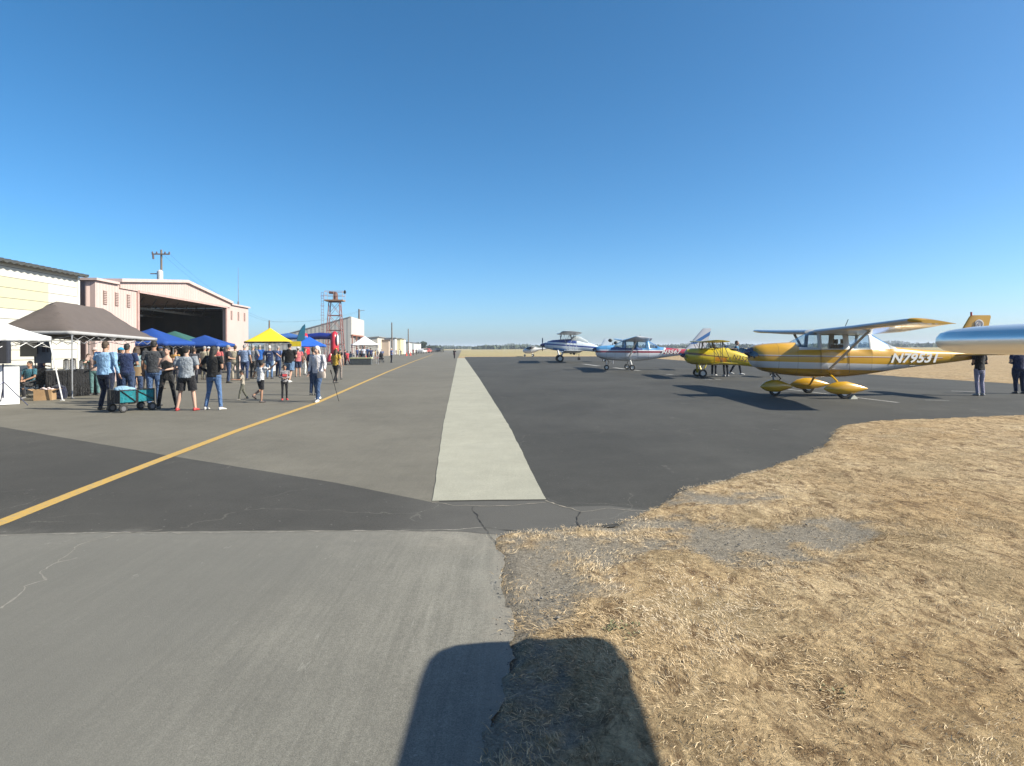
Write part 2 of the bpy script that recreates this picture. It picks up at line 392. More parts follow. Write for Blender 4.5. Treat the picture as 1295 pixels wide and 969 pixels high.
V = np.stack([Xg, Yg, Zg], -1).reshape(-1, 3); nx, ny = len(xs), len(ys)
idx = np.arange(nx*ny).reshape(ny, nx)
Fq = np.stack([idx[:-1, :-1], idx[:-1, 1:], idx[1:, 1:], idx[1:, :-1]], -1).reshape(-1, 4)
def npmesh(name, V, F, k):
    me = bpy.data.meshes.new(name); me.vertices.add(len(V)); me.vertices.foreach_set('co', V.astype(np.float32).ravel())
    me.loops.add(F.size); me.loops.foreach_set('vertex_index', F.astype(np.int32).ravel())
    me.polygons.add(len(F)); me.polygons.foreach_set('loop_start', np.arange(0, F.size, k, dtype=np.int32))
    me.polygons.foreach_set('loop_total', np.full(len(F), k, dtype=np.int32)); me.update(); return me
gm = NT('dry_grass_ground')
gx = gm.xyz()
n1 = gm.ramp(gm.noise(.55, 5, .65), [(.35, 0.0), (.65, 1.0)]); n2 = gm.ramp(gm.noise(3.1, 6, .75, off=4), [(.34, 0.0), (.66, 1.0)]); n3 = gm.ramp(gm.noise(24, 5, .8, off=9), [(.3, .55), (.7, 1.4)])
n4 = gm.ramp(gm.noise(7, 5, .8, (1, .5, 1), 1.2, 13), [(.42, 0.0), (.62, 1.0)])
base = gm.mix(n2, gm.mix(n1, (.52, .37, .20), (.64, .50, .31)), gm.mix(n1, (.44, .31, .165), (.56, .43, .255)))
base = gm.mix(n4, base, (.17, .11, .06))
n5 = gm.ramp(gm.noise(1.3, 4, .7, off=21), [(.5, 0.0), (.62, 1.0)]); base = gm.mix(gm.math('MULTIPLY', n5, .55), base, (.31, .235, .135))
at_ = gm.n('Attribute'); at_.attribute_name = 'gravel'
gv = gm.mix(gm.ramp(gm.noise(60, 4, .8), [(.35, 0.0), (.65, 1.0)]), (.19, .165, .13), (.33, .295, .24))
base = gm.mix(at_.outputs['Fac'], base, gv)
far = gm.math('MULTIPLY', gm.math('GREATER_THAN', gx[1], 122.0), 1.0)
olive = gm.mix(gm.ramp(gm.noise(.02, 5, .7, (1, 3, 1), off=3), [(.35, 0.0), (.65, 1.0)]), (.30, .27, .13), (.46, .36, .2))
base = gm.mix(far, base, olive)
base = gm.mix(1, base, n3, 'MULTIPLY')
gr_ = gm.n('TexVoronoi'); gr_.inputs['Scale'].default_value = 45; gm.l(gm.tc.outputs['Object'], gr_.inputs['Vector'])
gm.bump(gm.noise(55, 5, .8), .9, .02)
gm = gm.done(base, .95, 0, .1)
me = npmesh('ground', V, Fq, 4); me.materials.append(gm)
att = me.attributes.new('gravel', 'FLOAT', 'POINT')
att.data.foreach_set('value', np.clip((gravel(Xg, Yg)-.05)*2.5, 0, 1).astype(np.float32).ravel())
me.polygons.foreach_set('use_smooth', [True]*len(me.polygons))
go = bpy.data.objects.new('ground', me); col.objects.link(go); go['kind'] = 'structure'

# ---- straw lying on the ground, real blades
def blades(name, n, xr, yr, label, hgt, lng, wid, seed, power=1.0, polyok=None, colors=None):
    r = np.random.default_rng(seed)
    y = yr[0]+(yr[1]-yr[0])*r.random(n)**power; x = xr[0]+(xr[1]-xr[0])*r.random(n)
    x = np.where(r.random(n) < .75, -0.3+(x-xr[0])/(xr[1]-xr[0])*(1.2*y+1.2), x)
    ok = inpoly(x+np.where(r.random(n) < .08, .22, .04)*(r.random(n)-.5), y+np.where(r.random(n) < .08, .2, .02)*(r.random(n)-.5), near_grass); gvv = gravel(x, y)
    ok &= (gvv < .2+.75*r.random(n)**1.5) | (r.random(n) < .04)
    cl = vnoise(x, y, 2.6, 7)*.55+vnoise(x, y, 8, 1)*.45+vnoise(x, y, 17, 4)*.4-.22
    ok &= r.random(n) < np.clip(.02+cl*1.35, 0, 1)
    x, y = x[ok], y[ok]; n = len(x)
    d = 2*np.pi*vnoise(x, y, 1.6, 21)*1.3+r.normal(0, .75, n)
    L = lng*(.35+r.random(n)**1.6); up = hgt*(.15+r.random(n)**2.2*1.3); w = wid*(.6+.8*r.random(n))
    dx, dy = np.cos(d), np.sin(d); px_, py_ = -dy*w/2, dx*w/2; z0 = gheight(x, y)-.006
    cv = r.normal(0, .35, n)
    dx2, dy2 = np.cos(d+cv), np.sin(d+cv)
    P0 = np.stack([x, y, z0], -1); P1 = P0+np.stack([dx*L*.5, dy*L*.5, up], -1); P2 = P1+np.stack([dx2*L*.5, dy2*L*.5, up*(r.random(n)*1.1-.55)], -1)
    W = np.stack([px_, py_, w*.25*r.normal(0, 1, n)], -1)
    Vb = np.stack([P0-W, P0+W, P1+W*.8, P1-W*.8, P2], 1).reshape(-1, 3)
    b = np.arange(n)*5
    F = np.concatenate([np.stack([b, b+1, b+2], -1), np.stack([b, b+2, b+3], -1), np.stack([b+3, b+2, b+4], -1)])
    me = npmesh(name, Vb, F, 3)
    a = me.attributes.new('tint', 'FLOAT', 'POINT'); a.data.foreach_set('value', np.repeat(np.clip(r.random(n)*.6+.45*vnoise(x, y, .9, 3)+.3*vnoise(x, y, 3.5, 13)-.20+.42*np.exp(-(((x-G(860, 760)[0])/.75)**2+((y-G(860, 760)[1])/.65)**2))+.3*np.clip((y-6)/5, 0, 1)*vnoise(x, y, 1.7, 31), 0, 1), 5).astype(np.float32))
    t = NT(name); A = t.n('Attribute'); A.attribute_name = 'tint'
    me.materials.append(t.done(t.ramp(A.outputs['Fac'], colors), .75, 0, .25))
    o = bpy.data.objects.new(name, me); col.objects.link(o); tag(o, label, 'grass', None, 'stuff'); return o
straw = [(0, (.25, .17, .085)), (.3, (.46, .33, .18)), (.55, (.64, .49, .30)), (.8, (.76, .61, .41)), (1, (.84, .71, .53))]
blades('dry_grass', 600000, (-.3, 16), (2.2, 12.5), 'flattened dry straw coloured grass beside the apron and the road', .0125, .05, .0022, 5, 1.0, colors=straw)
blades('dry_grass', 3500, (-.3, 12), (2.2, 9), 'pale broken straw stalks strewn over the dry grass', .014, .09, .0024, 8, 1.0, colors=[(0, (.5, .38, .2)), (1, (.75, .66, .48))])
# green weeds at the edge of the wing shadow and out on the grass
wd = []
wr = np.random.default_rng(4)
for (px, py, nn, s) in ((790, 806, 60, .12), (775, 800, 35, .07), (1062, 884, 26, .09), (985, 606, 30, .25), (1075, 612, 40, .3)):
    c = G(px, py)
    for k in range(nn):
        a = wr.random()*6.28; q = wr.random()**.6*s; x, y = c[0]+math.cos(a)*q, c[1]+math.sin(a)*q; b = wr.random()*6.28; l = .012+.022*wr.random(); w = .004+.003*wr.random()
        z = .04; d = Vector((math.cos(b), math.sin(b), .25+.6*wr.random())).normalized(); s_ = Vector((-math.sin(b), math.cos(b), 0))*w
        p = Vector((x, y, z)); wd += [p, p+d*l*.5+s_, p+d*l, p+d*l*.5-s_]
wme = npmesh('weeds', np.array([tuple(v) for v in wd]), np.arange(len(wd)).reshape(-1, 4), 4); wme.materials.append(mat('weed_green', (.15, .16, .07), .7, var=.35, scale=30))
wo = bpy.data.objects.new('weeds', wme); col.objects.link(wo); tag(wo, 'small green weeds in the dry grass beside the wing shadow', 'weeds', None, 'stuff')
# loose stones along the broken edge
st = MB()
for k in range(900):
    t = random.random()
    if k < 420: c = G(random.uniform(628, 760), random.uniform(676, 812)) if k % 2 else G(random.uniform(830, 1040), random.uniform(660, 725))
    else:
        i = random.randrange(len(edge_j)-60); c = (edge_j[i][0]+random.gauss(0, .05), edge_j[i][1]+random.gauss(0, .06), 0)
    s = random.uniform(.003, .009)*(1.6 if random.random() < .06 else 1)
    st.ell((c[0], c[1], (float(gheight(np.array(c[0]), np.array(c[1])))-.012 if c[0] > .12 or c[1] > 5.7 else .0)+s*.35), (s, s*random.uniform(.6, 1.2), s*.6), 5, 3)
tag(st.build('loose_gravel', mat('gravel_stone', (.2, .185, .165), .9, var=.4, scale=20), smooth=0), 'scattered grey stones along the broken asphalt edge', 'gravel', None, 'stuff')

# ---- far tree line: a wood that reads as one mass
def leafmass(name, blobs, m, leaf, n_per, parent=None):
    vs = []; r = np.random.default_rng(len(blobs)+3)
    for (c, rad) in blobs:
        d = r.normal(size=(n_per, 3)); d /= np.linalg.norm(d, axis=1)[:, None]
        p = np.array(c)+d*np.array(rad)*(r.random((n_per, 1))**.35)
        a = r.normal(size=(n_per, 3)); a /= np.linalg.norm(a, axis=1)[:, None]; b = np.cross(a, r.normal(size=(n_per, 3))); b /= np.linalg.norm(b, axis=1)[:, None]
        s = leaf*(.5+r.random((n_per, 1)))
        vs.append(np.stack([p-a*s, p+b*s*.6, p+a*s, p-b*s*.6], 1).reshape(-1, 3))
    Vv = np.concatenate(vs); me = npmesh(name, Vv, np.arange(len(Vv)).reshape(-1, 4), 4); me.materials.append(m)
    o = bpy.data.objects.new(name, me); col.objects.link(o)
    if parent: o.parent = parent
    return o
m_far = mat('far_foliage', (.06, .085, .045), .9, var=.3, scale=.02)
bl = []
for k in range(520):
    px = random.uniform(-700, 2000); 
    c = AT(px, 440, random.uniform(1150, 1500)); hh = random.uniform(3, 7.5)*(1.5 if noise.noise((px*.013, 0, 0)) > .15 else .8)
    bl.append(((c[0], c[1], hh*.45), (random.uniform(14, 34), 14, hh*.6)))
for k in range(330):
    px = random.uniform(-500, 1900); c = AT(px, 440, random.uniform(560, 900)); bl.append(((c[0], c[1], .9), (random.uniform(8, 20), 8, random.uniform(.9, 1.7))))
tag(leafmass('treeline', bl, m_far, 2.6, 110), 'dark distant treeline along the horizon beyond the dry field', 'treeline', None, 'stuff')
# ================================================================== BUILDINGS (left)
FA = math.atan(.0915); FK = math.hypot(1, .0915)
def fac(Y, c=-18.0): return (c-.0915*Y, Y, 0)           # a point on the hangar front line
def corr(name, c, pitch=.2, depth=.03, axis='Y', metal=0, rough=.6, var=.08, dirt=(.25, .17, .12), dirty=.25):
    """ribbed sheet metal"""
    t = NT(name); x = t.xyz(); v = x[1] if axis == 'Y' else x[0] if axis == 'X' else x[2]
    w = t.math('SINE', t.math('MULTIPLY', v, 2*math.pi/pitch))
    n = t.ramp(t.noise(.9, 5, .7, (1, 1, .35)), [(.35, 0.0), (.75, 1.0)])
    cc = t.mix(t.math('MULTIPLY', n, dirty), c, dirt)
    cc = t.mix(t.math('MULTIPLY', t.math('GREATER_THAN', t.noise(5, 3, .7, (1, 1, .15), off=5), .66), dirty*.8), cc, dirt)
    t.bump(w, .8, depth); return t.done(cc, rough, metal)
m_dark_in = mat('dark_interior', (.035, .033, .032), .9)
# --- cream-white sided building, nearest left
b = empty('white_building', fac(29.8), FA, 'white building with horizontal siding and a cream patch at the left edge', 'building')
t = NT('white_siding'); x = t.xyz()
sd_ = t.math('FRACT', t.math('DIVIDE', x[2], .42))
line = t.math('LESS_THAN', sd_, .055)
cream = t.math('MULTIPLY', t.band(x[1], -14, -2.2), t.band(x[2], 3.36, 4.62))
cc = t.mix(cream, (.60, .59, .54), (.56, .54, .36)); cc = t.mix(t.math('MULTIPLY', t.noise(2, 4), .15), cc, (.4, .36, .28))
cc = t.mix(line, cc, (.13, .12, .10)); t.bump(sd_, .6, .02); sid = t.done(cc, .6)
w = MB(); w.bx(-12, 0, -19, 0, -.02, 5.2); w.build('wall', sid, b, 0)
r = MB()
pts = []
n = 95
prof = [(-12.4, 6.6), (.35, 5.22)]
for j in range(n+1):
    y = -19.2+19.45*j/n; o_ = .035*(1 if j % 2 else -1)
    pts.append((y, o_))
r.loft([[(-12.4, y, 6.9+o_), (.35, y, 5.27+o_), (.35, y, 5.17+o_), (-12.4, y, 6.8+o_)] for y, o_ in pts])
r.build('roof', mat('dark_roof_metal', (.07, .07, .065), .5, .3), b, 0)
MB().bx(.0, .06, -.14, 0.02, 0, 5.15).build('corner_trim', mat('white_trim', (.75, .74, .7), .5), b)
# --- pink hangar
pk = (.56, .43, .40)
pm = corr('pink_ribbed_metal', pk, .28, .012, 'Y', dirty=.25, dirt=(.34, .22, .18)); pmx = corr('pink_ribbed_side', pk, .6, .12, 'X', dirty=.3); pr = mat('pink_trim', (.57, .44, .41), .5, var=.1)
Y0 = 31.2
hg = empty('pink_hangar', fac(Y0), FA, 'pink metal aircraft hangar with a wide dark open doorway', 'hangar')
def yy(Y): return (Y-Y0)*FK
ye = [yy(31.2), yy(35.3), yy(49.0), yy(54.3)]; yg0, yp, yg1 = yy(33.4), yy(41.5), yy(49.8); D = 17
w = MB()
w.bx(-D, -.25, .0, .12, 0, 5.12, 1)                    # near end wall
w.bx(-.25, 0, 0, ye[1], 0, 5.14, 0)
w.bx(-.25, 0, ye[2], ye[3], 0, 5.2, 0)
w.bx(-D, -.25, ye[3]-.12, ye[3], 0, 5.2, 1)
w.bx(-D, -D+.15, .12, ye[3]-.12, 0, 5.1, 0)
w.prism([(yg0, 4.98), (ye[1], 4.98), (ye[2], 4.98), (yg1, 4.98), (yg1, 5.32), (yp, 6.12), (yg0, 5.32)], -.12, .08, 0, 'X')
w.build('wall', [pm, pmx], hg, 0)
r = MB()
for (ya, za, yb, zb) in ((yg0-.15, 5.28, yp, 6.1), (yp, 6.1, yg1+.15, 5.28)):
    r.add([(.25, ya, za+.02), (.25, yb, zb+.02), (-D-.2, yb, zb+.02), (-D-.2, ya, za+.02), (.25, ya, za+.2), (.25, yb, zb+.2), (-D-.2, yb, zb+.2), (-D-.2, ya, za+.2)],
          [(0, 1, 2, 3), (4, 7, 6, 5), (0, 4, 5, 1), (1, 5, 6, 2), (2, 6, 7, 3), (3, 7, 4, 0)])
r.bx(-D-.1, .14, -.12, yg0-.16, 5.16, 5.28); r.bx(-D-.1, .14, yg1+.16, ye[3]+.12, 5.22, 5.34)
r.build('roof', pr, hg, 0)
f = MB(); f.bx(.0, .09, ye[1]-.06, ye[1]+.1, 0, 4.98); f.bx(.0, .09, ye[2]-.1, ye[2]+.06, 0, 4.98); f.bx(.082, .14, ye[1], ye[2], 4.9, 5.04); f.build('door_frame', mat('pink_frame', (.5, .33, .3), .6), hg)
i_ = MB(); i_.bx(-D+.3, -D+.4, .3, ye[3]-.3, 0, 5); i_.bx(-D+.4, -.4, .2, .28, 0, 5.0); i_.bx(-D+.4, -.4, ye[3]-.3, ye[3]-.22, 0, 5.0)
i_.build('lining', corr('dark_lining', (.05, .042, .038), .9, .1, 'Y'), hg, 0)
tr = MB()
for x_ in (-3, -7, -11):
    tr.bx(x_, x_+.12, .3, ye[3]-.3, 4.35, 4.5); 
    for k in range(12): tr.tube([(x_+.06, 1.5+k*1.75, 4.45), (x_+.06, 2.4+k*1.75, 5.2)], .04, 5)
tr.build('roof_truss', mat('steel_dull', (.16, .15, .14), .6, .2), hg, 0)
lt = MB(); lt.bx(-4, -3.9, 8, 13, 4.0, 4.1); lt.bx(-5, -4.7, 5.2, 7, 4.55, 4.65); lt.build('light_strip', mat('strip_metal', (.3, .29, .27), .5), hg)
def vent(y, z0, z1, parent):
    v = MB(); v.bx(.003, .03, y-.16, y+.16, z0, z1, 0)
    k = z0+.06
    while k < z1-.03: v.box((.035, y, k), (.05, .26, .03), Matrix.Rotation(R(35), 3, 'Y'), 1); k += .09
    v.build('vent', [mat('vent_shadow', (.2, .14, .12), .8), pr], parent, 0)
for Y in (32.05, 33.15, 34.35): vent(yy(Y), 4.0, 4.72, hg)
for Y in (50.2, 51.8, 53.3): vent(yy(Y), 4.05, 4.75, hg)
an = MB(); p0 = (-.6, yy(53.6), 5.2); an.tube([p0, (p0[0], p0[1], 8.7)], [.035, .012], 5); an.box((p0[0], p0[1], 5.5), (.12, .12, .5))
an.build('antenna', mat('antenna_grey', (.25, .25, .27), .5, .5), hg)
# --- grey-white corrugated hangar further on
Y1, Y2 = 96.0, 109.5
g = empty('corrugated_hangar', fac(Y1, -16), FA, 'tall pale grey corrugated hangar behind the lattice tower', 'hangar')
gwm = corr('pale_corrugated', (.44, .44, .42), .6, .012, 'X', dirty=.25); gwf = corr('pale_corrugated_front', (.52, .51, .48), .4, .01, 'Y', dirty=.15)
yl_ = (Y2-Y1)*FK
w = MB(); w.prism([(-13, 0), (-.1, 0), (-.1, 6.5), (-7.1, 4.57), (-13, 2.95)], .0, .2, 0, 'Y'); w.bx(-.1, .05, 0, yl_, 3.75, 6.55, 1); w.bx(-10, -9.8, .2, yl_, 0, 3.6, 0)
w.prism([(-13, 0), (-.1, 0), (-.1, 6.5), (-7.1, 4.57), (-13, 2.95)], yl_-.2, yl_, 0, 'Y')
w.build('wall', [gwm, gwf], g, 0)
w = MB(); w.loft([[(-13.2, y, 2.92), (-7.1, y, 4.58), (-.1, y, 6.51), (-.1, y, 6.6), (-7.1, y, 4.68), (-13.2, y, 3.02)] for y in (-.1, yl_+.1)]); w.build('roof', mat('grey_roof', (.3, .3, .3), .5), g, 0)
w = MB()
for y in (.3, yl_*.33, yl_*.66, yl_-.2): w.bx(.05, .2, y-.12, y+.12, 0, 3.8)
w.bx(.06, .25, .2, yl_, 3.62, 3.82); w.build('door_frame', mat('rust_frame', (.32, .13, .09), .7), g, 0)
w = MB(); w.bx(-.35, -.2, .3, yl_*.36, 0, 3.6); w.bx(-.6, -.48, yl_*.36, yl_*.8, 0, 3.6); w.build('sliding_door', corr('pale_door', (.33, .32, .31), .6, .04, 'Y'), g, 0)
# --- small far buildings
def shed(c0, pxa, pxb, pyt, cols, label, roofc=(.25, .25, .25), depth=8, trim=None, slope=.0, rec=()):
    def Yof(px):
        u, v = unroll(px, 440); return -c0/(-(u/FP)-.0915)*1.0 if False else c0/((u/FP)+.0915)
    Ya, Yb = Yof(pxa), Yof(pxb); h = AT(pxa, pyt, Ya)[2]; L_ = (Yb-Ya)*FK
    o = empty('hangar_shed', fac(Ya, c0), FA, label, 'shed', 'small sheds down the flight line')
    w = MB(); w.bx(-depth, 0, 0, L_, 0, h, 0); w.build('wall', [corr('shed_wall_%d' % pxa, cols, .5, .04, 'Y')], o, 0)
    w = MB(); w.add([(.3, -.2, h+.02), (.3, L_+.2, h+.02), (-depth, L_+.2, h+.02+slope), (-depth, -.2, h+.02+slope), (.3, -.2, h+.18), (.3, L_+.2, h+.18), (-depth, L_+.2, h+.18+slope), (-depth, -.2, h+.18+slope)],
          [(0, 1, 2, 3), (4, 7, 6, 5), (0, 4, 5, 1), (1, 5, 6, 2), (2, 6, 7, 3), (3, 7, 4, 0)]); w.build('roof', mat('shed_roof_%d' % pxa, roofc, .6), o, 0)
    for (a, b_, z0, z1, cc, nm) in rec:
        MB().bx(.01, .12, L_*a, L_*b_, z0, min(z1, h-.05)).build(nm, mat('shed_%s_%.2f' % (nm, cc[0]), cc, .7), o, 0)
    return o
shed(-16, 477.5, 486, 426.5, (.62, .58, .5), 'small pale tan shed just past the white tent', depth=9, slope=-.8)
shed(-14.5, 491.5, 493.5, 430.5, (.5, .4, .32), 'narrow brown hut between two pale sheds', roofc=(.2, .15, .12), depth=2.5)
shed(-15.5, 499.5, 506, 428, (.6, .6, .6), 'pale grey shed with a tall plain front and dark side', depth=9, rec=((.5, .95, 0, 4, (.3, .33, .2), 'door'),))
shed(-14.6, 506.5, 512.5, 428.5, (.68, .62, .38), 'cream yellow shed front with a bright white end post', depth=5, rec=((.6, .98, 0, 5, (.75, .75, .68), 'end_panel'),))
shed(-14.6, 515.5, 532, 433, (.55, .56, .54), 'long low white hangar row at the far end', roofc=(.14, .14, .15), depth=12, rec=((.0, .1, 0, 4, (.75, .75, .72), 'post'), (.28, .38, .3, 3.5, (.25, .28, .3), 'door'), (.9, 1, 0, 4, (.75, .75, .72), 'post')))
# --- lattice tower
T = AT(423.5, 380, 80); tw = empty('lattice_tower', (T[0], 80, 0), FA, 'rusty red lattice tower with a railed platform on top', 'tower')
tw.scale = (.66, .7, 1)
rust = mat('red_rust_steel', (.22, .10, .09), .7, .2, var=.3, scale=2)
hT = T[2]; leg = {}
for sx in (-1, 1):
    for sy in (-1, 1):
        MB().tube([(sx*1.75, sy*1.5, 0), (sx*.95, sy*.85, hT)], .09, 6).build('leg', rust, tw); leg[sx, sy] = lambda z, sx=sx, sy=sy: Vector((sx*(1.75-.8*z/hT), sy*(1.5-.65*z/hT), z))
w = MB(); lv = [0.4, 2.2, 4.0, 5.9, hT-.2]
for a in range(len(lv)):
    z = lv[a]
    for (p, q) in (((-1, -1), (1, -1)), ((1, -1), (1, 1)), ((1, 1), (-1, 1)), ((-1, 1), (-1, -1))):
        w.tube([leg[p](z), leg[q](z)], .045, 4)
        if a+1 < len(lv): w.tube([leg[p](z), leg[q](lv[a+1])], .03, 4); w.tube([leg[q](z), leg[p](lv[a+1])], .03, 4)
w.build('cross_brace', rust, tw, 0)
w = MB(); w.bx(-1.75, 1.75, -1.4, 1.4, hT-.12, hT+.04); w.build('platform', mat('rust_plate', (.3, .17, .1), .8), tw, 0)
w = MB()
for sx in (-1.7, 0, 1.7):
    for sy in (-1.35, 1.35): w.tube([(sx, sy, hT), (sx, sy, hT+1.15)], .035, 4)
for z in (.6, 1.12):
    w.tube([(-1.7, -1.35, hT+z), (1.7, -1.35, hT+z)], .03, 4); w.tube([(-1.7, 1.35, hT+z), (1.7, 1.35, hT+z)], .03, 4)
    for sx in (-1.7, 1.7): w.tube([(sx, -1.35, hT+z), (sx, 1.35, hT+z)], .03, 4)
w.build('railing', mat('rail_pale', (.4, .3, .28), .6), tw, 0)
w = MB(); w.ringz([(hT+.04, .1, 0, .5, .5), (hT+.9, .1, 0, .45, .45), (hT+1.05, .1, 0, .15, .15)], 10); w.tube([(-1.1, 0, hT+1.0), (.3, 0, hT+.95)], .16, 8); w.build('beacon_lamp', mat('dull_red', (.14, .06, .045), .6), tw)
w = MB(); w.tube([(1.85, 0, hT+1.0), (1.85, .35, hT+1.1)], [.18, .26], 10); w.build('floodlight', mat('black_plastic', (.02, .02, .02), .5), tw)
w = MB()
for s in (-.22, .22): w.tube([(-2.1+s, -1.2, .2), (-2.1+s, -1.2, hT+.9)], .03, 4)
for k in range(24): w.tube([(-2.32, -1.2, .5+k*.36), (-1.88, -1.2, .5+k*.36)], .02, 4)
for k in range(6): w.tube([(-2.45, -1.5, 2.3+k*1.2), (-1.75, -1.5, 2.3+k*1.2), (-1.75, -1.1, 2.3+k*1.2)], .02, 4)
w.build('ladder', rust, tw, 0)
# --- poles
wood = mat('weathered_pole_wood', (.17, .13, .10), .9, var=.25, scale=4)
def pole(px, pyt, Y, label, r=.13, arm=None, extra=None):
    p = AT(px, pyt, Y); o = empty('utility_pole', (p[0], Y, 0), FA, label, 'utility pole', 'poles behind the hangars')
    MB().tube([(0, 0, 0), (0, 0, p[2])], [r*1.2, r*.8], 8).build('shaft', wood, o)
    return o, p[2]
o, h = pole(204, 316, 62, 'tall utility pole with crossarm and white transformer behind the pink hangar', .12)
MB().box((0, -.1, h-.45), (1.7, .1, .12)).build('crossarm', wood, o, 0)
w = MB()
for x_ in (-.8, -.4, .4, .8): MB().ringz([(h-.37, x_, -.1, .09, .09), (h-.2, x_, -.1, .06, .06)], 8).build('insulator', mat('brown_porcelain', (.12, .08, .07), .4), o)
MB().tube([(-.75, -.1, h-.45), (-.7, -.1, h-.95)], .09, 6).build('cutout_switch', mat('brown_porcelain', (.12, .08, .07), .4), o)
w = MB(); w.ringz([(h-3.3, .02, -.35, .28, .28), (h-2.2, .02, -.35, .28, .28), (h-2.05, .02, -.35, .12, .12)], 12); w.build('transformer', mat('pale_enamel', (.55, .58, .6), .4), o)
MB().box((-.45, -.1, h-2.4), (1.1, .09, .1)).build('bracket', wood, o, 0)
w = MB(); w.tube([(.1, 0, h-6.6), (.8, 0, h-6.0), (2.0, 0, h-5.95)], .04, 5); w.ell((2.15, 0, h-6.0), (.35, .14, .08), 8, 5); w.build('lamp_arm', mat('lamp_grey', (.3, .3, .3), .5), o)
w = MB(); P = [Vector((-1.2, 0, h-.2)), Vector((1.2, 0, h-.2))]
pole(340.5, 405.5, 90, 'short bare pole rising behind the yellow canopy', .12)
o, h = pole(454, 391, 130, 'pole with a small side arm above the corrugated hangar', .2); w = MB(); w.tube([(0, 0, h-.3), (1.2, 0, h-.25)], .04, 4); w.build('side_arm', wood, o)
pole(495.5, 408, 160, 'tall plain pole above the pale grey shed', .17); pole(516.3, 416, 190, 'tall plain pole above the long low hangar row', .17)
wl = MB()
a = AT(204, 320, 62); b_ = AT(340.5, 407, 90); c_ = AT(454, 393, 130)
for (p, q, sg) in ((a, b_, 2.2), (b_, c_, 1.5)):
    for s in (0, .7): wl.tube([(p[0]+(q[0]-p[0])*k/10+s, p[1]+(q[1]-p[1])*k/10, p[2]+(q[2]-p[2])*k/10-sg*4*(k/10)*(1-k/10)*.5) for k in range(11)], .008, 4)
tag(wl.build('power_line', mat('wire_black', (.03, .03, .03), .6)), 'thin power lines strung from the utility pole behind the hangars', 'wire')
# --- far tree and far cars
def tree(px, py, Y, w_, label, nm='round_tree'):
    p = AT(px, py, Y); h = p[2]; o = empty(nm, (p[0], Y, 0), 0, label, 'tree', 'trees past the sheds')
    t_ = MB(); t_.tube([(0, 0, 0), (.1, 0, h*.4), (0, .1, h*.7)], [.28, .2, .1], 7); t_.tube([(.1, 0, h*.35), (w_*.4, .3, h*.65)], [.12, .05], 5); t_.tube([(.1, 0, h*.3), (-w_*.4, -.3, h*.6)], [.12, .05], 5); t_.build('trunk', wood, o)
    bl = [((random.uniform(-.6, .6)*w_, random.uniform(-.5, .5)*w_, h*random.uniform(.35, .78)), (w_*random.uniform(.3, .5), w_*.45, h*random.uniform(.14, .26))) for _ in range(16)]
    leafmass('crown', bl, mat('tree_foliage', (.05, .075, .04), .85, var=.4, scale=.7), .28, 260, o)
tree(532, 431.5, 300, 2.9, 'dark rounded tree at the end of the long low hangar row')
tree(544.5, 437.2, 380, 2.2, 'small dark bush-like tree behind the far parked cars')
tree(551, 437.8, 430, 2.0, 'smallest dark tree near the end of the taxiway')
def car(px, Y, c, label, face=0):
    p = AT(px, 440, Y); o = empty('parked_car', (p[0], Y, 0), face, label, 'car', 'vehicles parked far down the taxiway')
    b1 = MB(); side = [(-2.2, .35), (2.2, .35), (2.25, .8), (2.0, .95), (1.3, 1.0), (.7, 1.45), (-1.2, 1.5), (-1.9, 1.05), (-2.2, .95)]
    b1.prism(side, -.85, .85, None, 'Y'); b1.build('body', mat('car_paint_%.2f_%.2f' % (c[0], c[2]), c, .3, coat=.6), o, 20)
    g_ = MB(); g_.prism([(.62, 1.02), (1.15, 1.02), (.66, 1.4), (-1.15, 1.44), (-1.6, 1.04)], -.86, .86, None, 'Y'); g_.build('window', mat('car_glass', (.03, .04, .05), .1), o, 0)
    for x_ in (-1.4, 1.4):
        for y_ in (-.8, .8): MB().wheel((x_, y_, .33), .33, .22, 'Y', 12).build('wheel', mat('tyre', (.02, .02, .02), .8), o)
car(534, 190, (.6, .6, .6), 'silver car first in the far row beside the sheds', R(80)); car(537.5, 205, (.35, .04, .04), 'red car in the far row past the sheds', R(75))
car(541.5, 215, (.5, .08, .07), 'faded red car furthest left of the dark parked cars', R(85)); car(546, 230, (.03, .03, .04), 'black car in the far row under the small trees', R(70))
car(550.5, 240, (.05, .06, .09), 'dark blue car between black car and far end of row', R(88)); car(556.5, 235, (.03, .03, .03), 'black car last in the row nearest the taxiway line', R(80))
# ================================================================== AIRCRAFT
tyre = mat('tyre', (.02, .02, .02), .8); hubm = mat('hub_metal', (.5, .5, .5), .35, .8); blackp = mat('black_plastic', (.02, .02, .02), .5)
AF = [(0, 0), (.015, .026), (.06, .05), (.16, .068), (.32, .072), (.55, .055), (.8, .028), (1, .004), (1, -.002), (.8, -.012), (.5, -.022), (.25, -.034), (.1, -.036), (.03, -.024)]
AFS = [(0, .0), (.006, .024), (.025, .046), (.07, .062), (.16, .074), (.32, .076), (.55, .058), (.8, .03), (1, .004), (1, -.003), (.8, -.022), (.5, -.045), (.25, -.058), (.12, -.056), (.05, -.044), (.015, -.026)]
def wing(mb, secs, thick=1.0, inc=0.0, prof=None):
    """secs: (y, x_leading, chord, z)"""
    mb.loft([[(x0+c*u, y, z+c*t*thick-c*u*inc) for u, t in (prof or AF)] for y, x0, c, z in secs]); return mb
